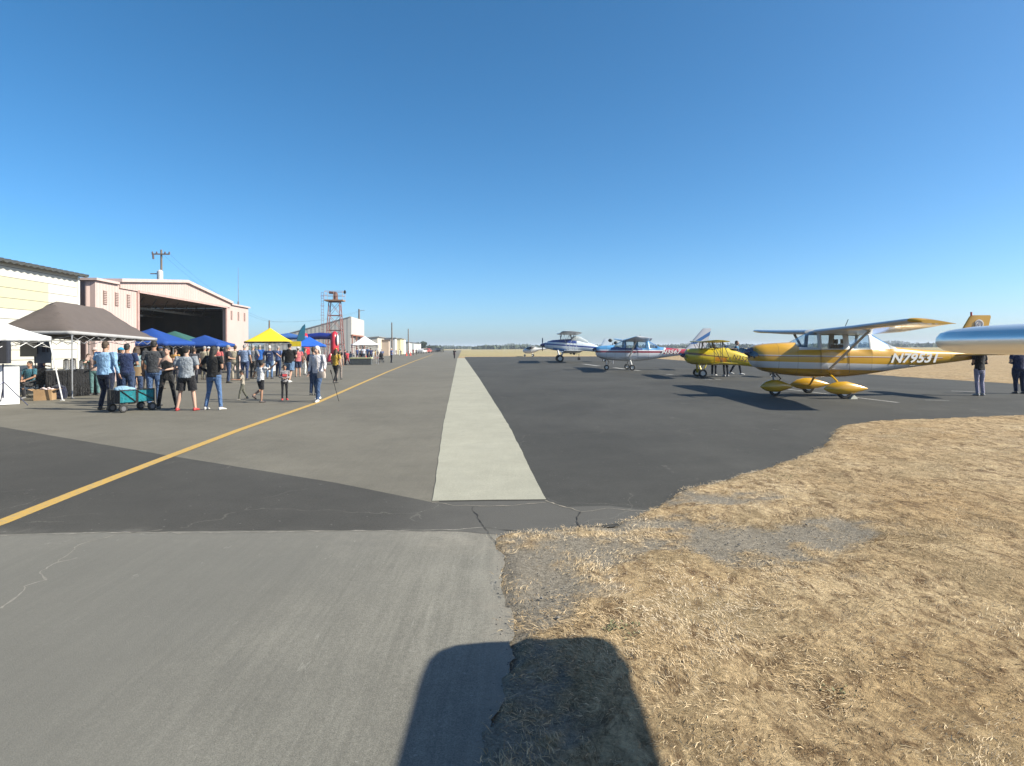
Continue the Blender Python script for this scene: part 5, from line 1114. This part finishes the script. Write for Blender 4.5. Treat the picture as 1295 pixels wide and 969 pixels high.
# --- under the canopies on the left
person(37, 497, 463, -5, (.04, .14, .19), 'short', (.02, .02, .03), 'trousers', (.2, .2, .2), 'short', BLK, ('lap', 'lap'), 'sit', 'person in teal top sitting in a folding chair under the white canopy', 1.05, 1, pos=(-16.95, 21.9, 0), hh=1.72)
person(53, 492, 446, 150, (.02, .022, .06), 'short', (.02, .02, .03), 'trousers', (.05, .05, .05), 'short', BLK, ('down', 'front'), 'stand', 'person in dark navy standing in the shade behind the seated person', 1.1, 1)
person(120, 500, 438, 20, (.42, .30, .26), 'short', (.1, .2, .2), 'trousers', (.05, .05, .05), 'short', GRY, ('front', 'reach'), 'stand', 'grey-haired person behind the black table, left of the pale blue shirt man', 1.0, 2, cap=(.55, .45, .42))
person(112, 499, 447, 40, (.05, .25, .20), 'short', (.05, .05, .06), 'trousers', (.05, .05, .05), 'short', BRN, ('front', 'reach'), 'stand', 'person in green shirt behind the black table', 1.0, 0)
person(184, 496, 440, 180, (.18, .09, .05), 'short', (.05, .05, .06), 'trousers', (.05, .05, .05), 'short', BLK, ('front', 'front'), 'stand', 'person in brown shirt in the shade left of the charcoal polo man', 1.0, 1)
# ================================================================== CANOPIES AND STALL THINGS
def canopy(name, loc, rot, W, Dp, eave, peak, ridge, m, label, group='pop-up canopies along the hangar line', val=.22, legm=None, tilt=0, slant=0, vm=None, flat=False, cat='canopy'):
    """W along local Y (the long side), Dp along local X"""
    o = empty(name, loc, rot, label, cat, group); n = 20; vs = []; fs = []
    for i in range(n+1):
        for j in range(n+1):
            x, y = Dp*(i/n-.5), W*(j/n-.5); t = max(abs(x)/(Dp/2), max(abs(y)-ridge/2, 0)/(W/2-ridge/2)); t = min(t, 1)
            z = eave+(peak-eave)*((1-t)**1.18)+.02*noise.noise((x*1.5, y*1.5, W))*(1-t)+tilt*y/W
            vs.append((x, y, z))
    for i in range(n):
        for j in range(n): a = i*(n+1)+j; fs.append((a, a+1, a+n+2, a+n+1))
    r = MB().add(vs, fs).build('roof_fabric', m, o, 30); q = r.modifiers.new('s', 'SOLIDIFY'); q.thickness = .012
    v = MB(); 
    per = [(-Dp/2, -W/2), (Dp/2, -W/2), (Dp/2, W/2), (-Dp/2, W/2), (-Dp/2, -W/2)]
    for a, b_ in zip(per, per[1:]):
        k = 14; ring_ = []
        for i in range(k+1):
            x, y = a[0]+(b_[0]-a[0])*i/k, a[1]+(b_[1]-a[1])*i/k; s = 1.004+.004*math.sin(i*2.3); zt = eave+tilt*y/W
            ring_.append(((x*s, y*s, zt), (x*s, y*s, zt-val*(1-.12*abs(math.sin(i*1.1))))))
        v.loft([list(t) for t in ring_], False, closed=False)
    q = v.build('valance', vm or m, o, 60).modifiers.new('s', 'SOLIDIFY'); q.thickness = .01
    lm = legm or mat('canopy_leg_grey', (.35, .35, .36), .4, .5)
    for sx in (-1, 1):
        for sy in (-1, 1):
            x, y = sx*(Dp/2-.04), sy*(W/2-.04); l = MB(); l.tube([(x+sx*slant, y+sy*slant*.2, 0), (x, y, eave+tilt*sy/2-.02)], .022, 6); l.box((x+sx*slant, y+sy*slant*.2, .01), (.09, .09, .02)); l.build('leg', lm, o)
    t = MB()
    for sx in (-1, 1):
        k = 4 if W < 4 else 8
        for i in range(k): a, b_ = -W/2+W*i/k, -W/2+W*(i+1)/k; z0, z1 = eave-.08, eave-.36; t.tube([(sx*(Dp/2-.05), a, z0 if i % 2 else z1), (sx*(Dp/2-.05), b_, z1 if i % 2 else z0)], .012, 4); t.tube([(sx*(Dp/2-.05), a, z1 if i % 2 else z0), (sx*(Dp/2-.05), b_, z0 if i % 2 else z1)], .012, 4)
    for sy in (-1, 1):
        for i in range(2): a, b_ = -Dp/2+Dp*i/2, -Dp/2+Dp*(i+1)/2; t.tube([(a, sy*(W/2-.05), eave-.08), (b_, sy*(W/2-.05), eave-.36)], .012, 4); t.tube([(a, sy*(W/2-.05), eave-.36), (b_, sy*(W/2-.05), eave-.08)], .012, 4)
    t.build('truss', lm, o, 0); return o
def fabric(name, c, tr=.12):
    t = NT(name); n = t.noise(2.5, 4, .6); cc = t.mix(n, tuple(x*.8 for x in c), tuple(min(1, x*1.12) for x in c)); t.bump(t.noise(4, 4, .6, (1, 2, 1), .5), .4, .04)
    t.b.inputs['Transmission Weight'].default_value = 0; return t.done(cc, .75, 0, .25)
brown = fabric('brown_canopy_fabric', (.12, .10, .092)); bluec = fabric('blue_canopy_fabric', (.014, .065, .30)); yelc = fabric('yellow_canopy_fabric', (.74, .56, .03)); whc = fabric('white_canopy_fabric', (.78, .79, .80)); grn = fabric('green_canopy_fabric', (.04, .13, .12))
silv = fabric('silver_valance', (.38, .38, .39))
canopy('canopy', (-17.0, 24.6, 0), FA*.85, 6.0, 2.9, 2.27, 3.45, 3.3, brown, 'dark brown double-length canopy over the black tables', val=.13, tilt=-.16, vm=silv)
canopy('canopy', (-16.7, 19.1, 0), FA, 3.0, 3.0, 2.13, 2.95, .0, whc, 'white canopy cut by the left edge of the picture', val=.17, slant=.38, tilt=.0, legm=mat('white_leg', (.7, .7, .7), .4))
canopy('canopy', AT(192, 440, 37)[:2]+(0,), FA, 3.9, 3.4, 2.13, 2.95, .0, bluec, 'royal blue canopy nearest, right behind the brown canopy', val=.25)
canopy('canopy', AT(221, 440, 43)[:2]+(0,), FA, 3.6, 3.2, 2.25, 2.95, .0, grn, 'dark green canopy between the two blue canopies in front of the pink hangar', val=.25)
canopy('canopy', AT(259, 440, 43)[:2]+(0,), FA, 3.0, 3.0, 2.05, 2.66, .0, bluec, 'royal blue canopy farther along, right of the green canopy', val=.25)
canopy('canopy', AT(341.5, 440, 45)[:2]+(0,), FA+.15, 3.0, 3.0, 2.2, 3.2, .0, yelc, 'bright yellow canopy right of the pink hangar', val=.1, vm=fabric('dark_valance', (.03, .03, .03)))
canopy('canopy', AT(364, 440, 66)[:2]+(0,), FA, 3.0, 3.4, 3.0, 3.35, .0, fabric('mid_blue_fabric', (.05, .14, .4)), 'blue canopy seen between yellow canopy and feather flag', val=.35)
canopy('canopy', AT(391, 440, 55)[:2]+(0,), FA+.3, 2.6, 2.6, 2.0, 2.75, .0, fabric('bright_blue_fabric', (.02, .12, .55)), 'bright blue canopy in front of the inflatable arch', val=.2)
canopy('canopy', AT(461, 440, 66)[:2]+(0,), FA+.2, 2.8, 2.7, 2.1, 3.0, .0, whc, 'white peaked canopy in front of the corrugated hangar', val=.12)
# yellow board beside the yellow canopy
p = AT(373, 436, 44); bb = empty('display_board', (p[0], 44, 0), .1, 'yellow and white display board beside the yellow canopy', 'display board')
MB().box((0, 0, 2.02), (.85, .04, .36)).build('yellow_panel', yelc, bb, 0); MB().box((0, 0, 1.7), (.85, .035, .27)).build('white_panel', whc, bb, 0)
for s in (-.4, .4): MB().tube([(s, 0, 0), (s, 0, 2.2)], .02, 6).build('leg', mat('canopy_leg_grey', (.35, .35, .36), .4, .5), bb)
# feather flag
p = AT(378, 430, 58); ff = empty('feather_flag', (p[0], 58, 0), .1, 'tall teal feather flag between yellow canopy and inflatable arch', 'flag')
ol = [(-.25, .9), (.42, .9), (.5, 2.0), (.55, 3.0), (.6, 3.75), (.55, 3.95), (.3, 3.75), (.05, 3.3), (-.15, 2.6), (-.25, 1.8)]
MB().prism(ol, -.008, .008, None, 'Y').build('banner', fabric('teal_flag', (.03, .18, .28)), ff, 0); MB().tube([(-.28, 0, 0), (-.28, 0, 1.8), (-.15, 0, 2.7), (.1, 0, 3.4), (.56, 0, 3.98)], .02, 6).build('pole', blackp, ff)
# inflatable arch
p = AT(405, 440, 68); ia = empty('inflatable_arch', (p[0], 68, 0), FA*.5, 'red and blue inflatable arch in front of the grey hangar', 'inflatable')
redv = mat('red_vinyl', (.50, .02, .035), .35, var=.1, coat=.3); bluv = mat('blue_vinyl', (.015, .03, .22), .35, var=.1, coat=.3)
for s, h in ((-1, 3.35), (1, 3.55)):
    m = MB(); m.ringz([(0, s*1.55, 0, .32, .6), (.3, s*1.55, 0, .42, .72), (h-.7, s*1.55, 0, .42, .7), (h-.25, s*1.55, 0, .34, .55), (h, s*1.55, 0, .1, .2)], 16, None, 2.3); m.build('pillar', redv, ia, 60)
m = MB(); m.tube([(-1.3, 0, 2.95), (0, 0, 3.05), (1.3, 0, 2.98)], [.34, .38, .34], 14); m.build('crossbar', bluv, ia, 60)
m = MB(); m.ell((1.98, -.45, 2.6), (.12, .28, .62), 10, 8); m.build('white_panel', mat('white_vinyl', (.7, .66, .66), .4), ia, 60)
m = MB(); m.tube([(1.2, -.8, .2), (1.25, -.8, .7), (1.3, -.8, 1.15)], [.35, .32, .1], 12); m.build('front_tube', redv, ia, 60)
m = MB(); m.tube([(1.9, -.85, 1.0), (1.9, -.85, 1.7)], [.16, .1], 10); m.build('yellow_knob', mat('yellow_vinyl', (.7, .45, .02), .4), ia, 60)
MB().bx(-1.4, 1.4, .3, .42, 0, 2.6).build('back_net', mat('net_dark', (.05, .05, .09), .9), ia, 0) if False else None
# cones
for px, py in ((463, 458.5), (514, 450.2), (519, 449.8)):
    p = G(px, py); o = empty('traffic_cone', p, 0, {463: 'red traffic cone in front of the white peaked canopy', 514: 'red cone left of two by the long hangar row', 519: 'red cone right of two by the long hangar row'}[px], 'cone', 'red cones')
    MB().ringz([(.03, 0, 0, .22, .22), (.3, 0, 0, .15, .15), (.8, 0, 0, .04, .04)], 12).build('cone_body', mat('cone_red', (.6, .05, .03), .5), o); MB().bx(-.27, .27, -.27, .27, 0, .035).build('base', mat('cone_red', (.6, .05, .03), .5), o, 0)
# pale barrier and dark tables at the white tent
p = AT(459, 452, 64); o = empty('folding_table', (p[0], 63.3, 0), FA*0, 'long table with pale yellow edge and dark skirt at the white peaked canopy', 'table')
MB().bx(-1.1, 1.1, -.35, .35, .64, .76).build('tabletop', mat('pale_yellow', (.55, .55, .3), .6), o, 0); MB().bx(-1.05, 1.05, -.33, .33, .02, .635).build('table_skirt', cloth((.07, .08, .085)), o, 0)
# stroller
p = G(482, 458.6); o = empty('stroller', p, .4, 'black baby stroller on the taxiway', 'stroller')
for s in (-.25, .25):
    for y in (-.3, .3): MB().wheel((s, y, .13), .13, .05, 'X', 14, 0, 1).build('wheel', [tyre, hubm], o)
    
m = MB()
for s in (-.25, .25): m.tube([(s, -.3, .13), (s, .2, .75), (s, .45, 1.05)], .02, 6); m.tube([(s, .3, .13), (s, -.1, .6)], .02, 6)
m.tube([(-.25, .45, 1.05), (.25, .45, 1.05)], .022, 6); m.build('frame', mat('frame_grey', (.3, .3, .3), .4, .5), o)
m = MB(); m.ell((0, -.05, .85), (.27, .33, .3), 12, 8); m.bx(-.24, .24, -.3, .15, .35, .55); m.build('hood', cloth((.015, .015, .018)), o, 40)
# ------------------------------------------------------------------ folding wagon
a, b_ = Vector(G(150, 521.5)), Vector(G(183, 518.5)); mid = (a+b_)/2
wg = empty('folding_wagon', (mid.x, mid.y, 0), math.atan2(b_.y-a.y, b_.x-a.x), 'teal folding wagon with black wheels and a pale blue cloth on top', 'wagon')
teal = cloth((.01, .18, .22)); HL = .47
m = MB()
for s in (1, -1): m.bx(-HL, HL, s*.23-.012, s*.23+.012, .27, .58)
m.bx(-HL, HL, -.21, .21, .25, .27); m.build('tub', teal, wg, 0)
m = MB(); m.bx(-HL-.012, -HL+.012, -.24, .24, .25, .6); m.bx(HL-.012, HL+.012, -.24, .24, .25, .6); m.bx(-.035, .035, -.25, .25, .24, .59); m.build('black_panel', cloth((.012, .013, .02)), wg, 0)
m = MB()
for s in (1, -1):
    for (x1, z1, x2, z2) in ((-HL, .62, -.02, .26), (.02, .56, HL, .3), (-HL, .6, -HL, .2), (HL, .6, HL, .2), (-HL, .6, HL, .6)): m.tube([(x1, s*.26, z1), (x2, s*.26, z2)], .012, 5)
m.build('frame', mat('frame_black', (.03, .03, .03), .4, .4), wg)
for x_ in (-.38, .40):
    for s in (1, -1): MB().wheel((x_, s*.26, .115), .115, .07, 'Y', 18, 0, 1).build('wheel', [tyre, mat('hub_grey', (.12, .12, .13), .5)], wg)
MB().tube([(-HL, 0, .5), (-HL-.1, 0, .35), (-HL-.12, 0, .9)], .012, 5).build('handle', blackp, wg)
m = MB(); m.ell((-.25, 0, .61), (.22, .17, .10), 14, 8); m.ell((-.08, .03, .60), (.2, .15, .07), 12, 6); q = remesh(m.build('blanket', cloth((.25, .42, .58)), None, 0), .015, 1); q.location = wg.location; q.rotation_euler = wg.rotation_euler; tag(q, 'pale blue cloth heaped in the teal wagon', 'blanket')
# trekking pole and bags
h0 = Vector(AT(418, 468, 19.3)); f0 = Vector(G(428.5, 507.5)); MB_ = MB(); tp = empty('trekking_pole', f0, 0, 'thin dark trekking pole held by the white-haired woman', 'cane')
d = h0-f0; MB().tube([(0, 0, .0), d*.9], .009, 6).build('shaft', mat('pole_dark', (.04, .04, .05), .4, .4), tp); MB().tube([d*.88, d*1.0], .018, 8).build('grip', blackp, tp)
p = Vector(AT(408, 473, 19.35)); hb = empty('handbag', (p.x, p.y-.12, p.z-.12), -.2, 'beige shoulder bag at the white-haired woman\'s hip', 'bag')
m = MB(); m.ringz([(0, 0, 0, .13, .05), (.1, 0, 0, .14, .06), (.2, 0, 0, .12, .035)], 14, None, 3); m.build('pouch', mat('beige_leather', (.5, .42, .36), .6), hb, 40); MB().tube([(-.1, 0, .18), (-.16, .04, .45), (-.2, .06, .68)], .008, 5).build('strap', mat('beige_leather', (.5, .42, .36), .6), hb)
p = Vector(G(175, 509)); hb = empty('tote_bag', (p.x+.12, p.y-.25, .86), .2, 'tan tote bag on the grey teal jacket woman\'s arm', 'bag')
MB().ringz([(0, 0, 0, .14, .06), (.28, 0, 0, .16, .07)], 12, None, 4).build('pouch', mat('tan_canvas', (.35, .24, .13), .8), hb, 40); MB().tube([(-.1, 0, .27), (0, 0, .48), (.1, 0, .27)], .01, 5).build('handle', mat('tan_canvas', (.35, .24, .13), .8), hb)
# ------------------------------------------------------------------ speaker on tripod, far left
p = G(4, 514); sk = empty('speaker_stand', p, .2, 'black tripod speaker stand at the left edge', 'stand')
MB().tube([(0, 0, .25), (0, 0, 1.28)], .022, 8).build('pole', mat('stand_blue_black', (.02, .025, .06), .4, .3), sk)
for a in (0.15, 2.2, 4.3): MB().tube([(0, 0, .75), (.62*math.cos(a), .62*math.sin(a), .01)] if a != 2.2 else [(0, 0, .6), (.5*math.cos(a), .5*math.sin(a), .01)], .014, 6).build('leg', mat('stand_blue_black', (.02, .025, .06), .4, .3), sk)
sp2 = empty('loudspeaker', (p[0]-.02, p[1], 1.29), .35, 'dark loudspeaker box on the tripod at the left edge', 'speaker')
m = MB(); m.prism([(-.2, -.2), (.2, -.2), (.16, .18), (-.16, .18)], 0, .68); m.build('cabinet', mat('speaker_case', (.03, .032, .045), .6, bump=.4, bscale=90), sp2, 0)
MB().bx(-.17, .17, -.215, -.2, .04, .64).build('grille', mat('speaker_grille', (.02, .02, .025), .8), sp2, 0); MB().tube([(-.08, 0, .68), (-.08, 0, .72), (.08, 0, .72), (.08, 0, .68)], .012, 5).build('handle', blackp, sp2)
# white draped table behind the speaker
pa = AT(-8, 480, 18.9); o = empty('draped_table', (-15.66, 19.0, 0), .75, 'white cloth panel draped to the ground behind the speaker stand', 'table')
MB().bx(-1.0, .5, -.03, .03, .02, 1.18).build('cloth_panel', whc, o, 0); MB().bx(-1.0, .48, .035, .75, 1.1, 1.15).build('tabletop', mat('white_trim', (.75, .74, .7), .5), o, 0)
for x_ in (-.9, .5): MB().tube([(x_, .7, 0), (x_, .7, 1.1)], .02, 6).build('leg', mat('canopy_leg_grey', (.35, .35, .36), .4, .5), o)
# folding chair
o = empty('folding_chair', (-16.95, 21.95, 0), -.1, 'black folding camp chair under the white canopy', 'chair')
m = MB(); m.box((0, 0, .42), (.56, .5, .02)); m.build('seat', cloth((.012, .012, .016)), o, 0); m = MB(); m.box((0, .3, .75), (.56, .03, .6), Matrix.Rotation(R(-8), 3, 'X')); m.build('backrest', cloth((.012, .012, .018)), o, 0)
for s in (1, -1):
    MB().tube([(s*.3, -.3, 0), (-s*.28, -.24, .45)], .012, 5).build('leg', blackp, o); MB().tube([(s*.3, .3, 0), (s*.28, -.26, .42)], .012, 5).build('leg', blackp, o); MB().tube([(s*.3, -.28, .62), (s*.3, .28, .66)], .022, 6).build('armrest', cloth((.012, .012, .016)), o)
# black clothed tables with urns
def ctable(px0, py0, px1, py1, h, dp, label):
    a, b_ = Vector(G(px0, py0)), Vector(G(px1, py1)); L_ = (b_-a).length; o = empty('folding_table', a, math.atan2(b_.y-a.y, b_.x-a.x), label, 'table', 'tables under the brown canopy')
    m = MB(); n = 40; fr_ = [(L_*i/n, .018*math.sin(i*1.9)+.012*math.sin(i*.7), 0) for i in range(n+1)]
    m.loft([[(x, y-.01, .015), (x, y*.4, h*.6), (x, 0, h), (x, dp, h), (x, dp, .015)] for x, y, _ in fr_], False, closed=False); q = m.build('tablecloth', cloth((.016, .017, .024)), o, 30); q.modifiers.new('s', 'SOLIDIFY').thickness = .008
    MB().bx(.03, L_-.03, .03, dp-.03, h-.06, h-.012).build('tabletop', mat('white_trim', (.75, .74, .7), .5), o, 0); return o, a, b_, h
o, a, b_, h = ctable(86, 502, 126, 499.5, .98, .75, 'black-clothed table with silver urns by the canopy leg')
ctable(58, 504, 85, 502.8, .96, .7, 'black-clothed table left of the silver urns')
d = (b_-a)
um = mat('urn_steel', (.55, .55, .56), .25, .9)
for t_, hh_, r_, lb in ((-.26, .40, .095, 'leftmost'), (-.05, .42, .10, 'second from the left'), (.22, .34, .085, 'third from the left'), (.42, .26, .08, 'rightmost')):
    q = a+d*t_+Vector((.0, .35, .985)); 
    if t_ < 0: q.z = .965
    o = empty('coffee_urn', q, .3, 'silver coffee urn, %s of four on the black tables' % lb, 'urn', 'silver urns on the black tables')
    MB().ringz([(0, 0, 0, r_, r_), (hh_*.8, 0, 0, r_, r_), (hh_*.86, 0, 0, r_*1.06, r_*1.06)], 16).build('body', um, o); MB().ringz([(hh_*.865, 0, 0, r_*1.0, r_*1.0), (hh_*.95, 0, 0, r_*.6, r_*.6), (hh_, 0, 0, r_*.2, r_*.2)], 14).build('lid', blackp, o); MB().tube([(0, -r_, .05), (0, -r_-.06, .05), (0, -r_-.06, .01)], .012, 5).build('tap', blackp, o)
for k, (px, c, lb) in enumerate(((107, (.7, .7, .7), 'stack of white cups right of the urns'), (113, (.1, .3, .25), 'green box of supplies on the black table'), (119, (.65, .6, .55), 'pale carton near the right end of the black table'))):
    q = Vector(G(px, 500.5))+Vector((0, .3, .985)); o = empty('table_supplies', q, .2*k, lb, 'supplies'); 
    if k == 0:
        m = MB()
        for j in range(4): m.ringz([(.0, -.15+j*.09, 0, .03, .03), (.16+.03*(j % 2), -.15+j*.09, 0, .042, .042)], 10)
        m.build('cups', mat('cup_white', c, .5), o)
    else: MB().bx(-.12, .12, -.1, .1, 0, .2-.04*k).build('carton', mat('carton_%d' % k, c, .8), o, 0); MB().bx(-.125, .125, -.03, .03, .2-.04*k, .21-.04*k).build('flap', mat('carton_tape', (.5, .45, .35), .6), o, 0)
# cardboard boxes, bin bag and hanging display under the canopies
p = G(57, 506); o = empty('cardboard_box', p, .3, 'open cardboard box on the ground beside the folding chair', 'box')
m = MB(); m.bx(-.26, .26, -.2, -.185, 0, .36); m.bx(-.26, .26, .185, .2, 0, .36); m.bx(-.26, -.245, -.184, .184, 0, .36); m.bx(.245, .26, -.184, .184, 0, .36); m.bx(-.24, .24, -.18, .18, .004, .02); m.build('carton', mat('cardboard', (.36, .23, .12), .9), o, 0)
m = MB(); m.box((-.34, 0, .34), (.2, .38, .008), Matrix.Rotation(R(20), 3, 'Y')); m.box((.34, 0, .34), (.2, .38, .008), Matrix.Rotation(R(-20), 3, 'Y')); m.build('flap', mat('cardboard', (.36, .23, .12), .9), o, 0)
m = MB()
for k in range(9): m.ell((random.uniform(-.18, .18), random.uniform(-.12, .12), .33+random.uniform(0, .07)), (.06, .05, .04), 8, 5)
tag(m.build('packing_paper', mat('paper_pink', (.6, .5, .5), .9), None, loc=p), 'crumpled pale paper heaped in the cardboard box', 'paper')
p = G(74, 504.5); m = MB(); m.ringz([(0, 0, 0, .26, .2), (.2, 0, 0, .3, .24), (.42, 0, 0, .22, .18), (.5, 0, 0, .06, .05), (.56, 0, 0, .1, .07)], 16); o = remesh(m.build('duffel_bag', cloth((.012, .015, .035)), None, 0), .02, 1); o.location = p; tag(o, 'dark navy bag with a pale mark on the ground before the tables', 'bag')
MB().box((.02, -.245, .3), (.16, .02, .12), Matrix.Rotation(R(12), 3, 'Y')).build('pale_mark', mat('print_white', (.6, .6, .62), .8), o, 0)
p = AT(36, 440, 22.6); o = empty('display_board', (p[0], 22.6, 0), .25, 'grey hanging display panel above the seated person', 'display board')
MB().box((0, 0, 1.78), (.52, .03, .66)).build('panel', mat('grey_panel', (.2, .19, .165), .8), o, 0); MB().tube([(.2, .03, 0), (.2, .03, 2.15)], .015, 6).build('pole', blackp, o)
p = AT(54, 440, 22.9); o = empty('banner_stand', (p[0], 22.9, 0), .1, 'blue grey banner with dark marks in the shade under the canopies', 'banner')
MB().box((0, 0, 1.68), (.58, .03, .95)).build('banner_sheet', mat('banner_blue_grey', (.10, .13, .19), .8, var=.3, scale=4), o, 0)
for s in (-.27, .27): MB().tube([(s, .03, 0), (s, .03, 2.2)], .014, 6).build('pole', blackp, o)
m = MB(); m.box((-.17, -.025, 1.75), (.05, .01, .4)); m.box((.05, -.025, 1.72), (.12, .01, .22)); m.box((.18, -.025, 1.72), (.05, .01, .24)); m.build('banner_mark', mat('banner_dark', (.02, .025, .05), .8), o, 0)
# tables and goods under the far canopies (dark shapes)
for (px, Y, lb, c) in ((200, 36.5, 'dark table under the nearest royal blue canopy', (.03, .04, .09)), (259, 42, 'dark table under the farther royal blue canopy', (.02, .02, .04)), (338, 46, 'white table under the bright yellow canopy', (.6, .6, .6)), (391, 54, 'pale cluttered table under the bright blue canopy', (.35, .36, .38))):
    p = AT(px, 440, Y); o = empty('folding_table', (p[0], Y, 0), FA+R(90), lb, 'table', 'tables under the far canopies')
    MB().bx(-.9, .9, -.35, .35, .72, .76).build('tabletop', mat('white_trim', (.75, .74, .7), .5), o, 0); MB().bx(-.88, .88, -.34, .34, .02, .715).build('table_skirt', cloth(c), o, 0)
# pale lamp mast beyond the red, white and blue plane
p = AT(775, 430, 62); o = empty('light_mast', (p[0], 62, 0), 0, 'slim mast with two dark lamp heads behind the red, white and blue airplane', 'light mast')
MB().tube([(0, 0, 0), (0, 0, p[2]-.3)], .05, 6).build('mast', mat('mast_grey', (.3, .3, .32), .5), o)
for x_, z_ in ((-.25, -.05), (.3, -.3)): MB().ell((x_, 0, p[2]+z_), (.22, .15, .17), 10, 6).build('lamp_head', blackp, o)
# parked service van under the hangar mouth etc. is hidden by the crowd

# ------------------------------------------------------------------ the air
hz = NT('haze_air'); hz.nt.nodes.remove(hz.b); pv = hz.n('VolumePrincipled'); pv.inputs['Density'].default_value = .00034; pv.inputs['Color'].default_value = (.78, .88, 1.0, 1); pv.inputs['Anisotropy'].default_value = .1
hz.l(pv.outputs[0], hz.nt.nodes['Material Output'].inputs['Volume'])
ho = MB().bx(-4600, 4600, -420, 7100, -1.1, 16).build('haze', hz.mat, None, 0); ho['kind'] = 'stuff'; ho['label'] = 'thin pale daylight haze over the airfield and the far field'; ho['category'] = 'haze'
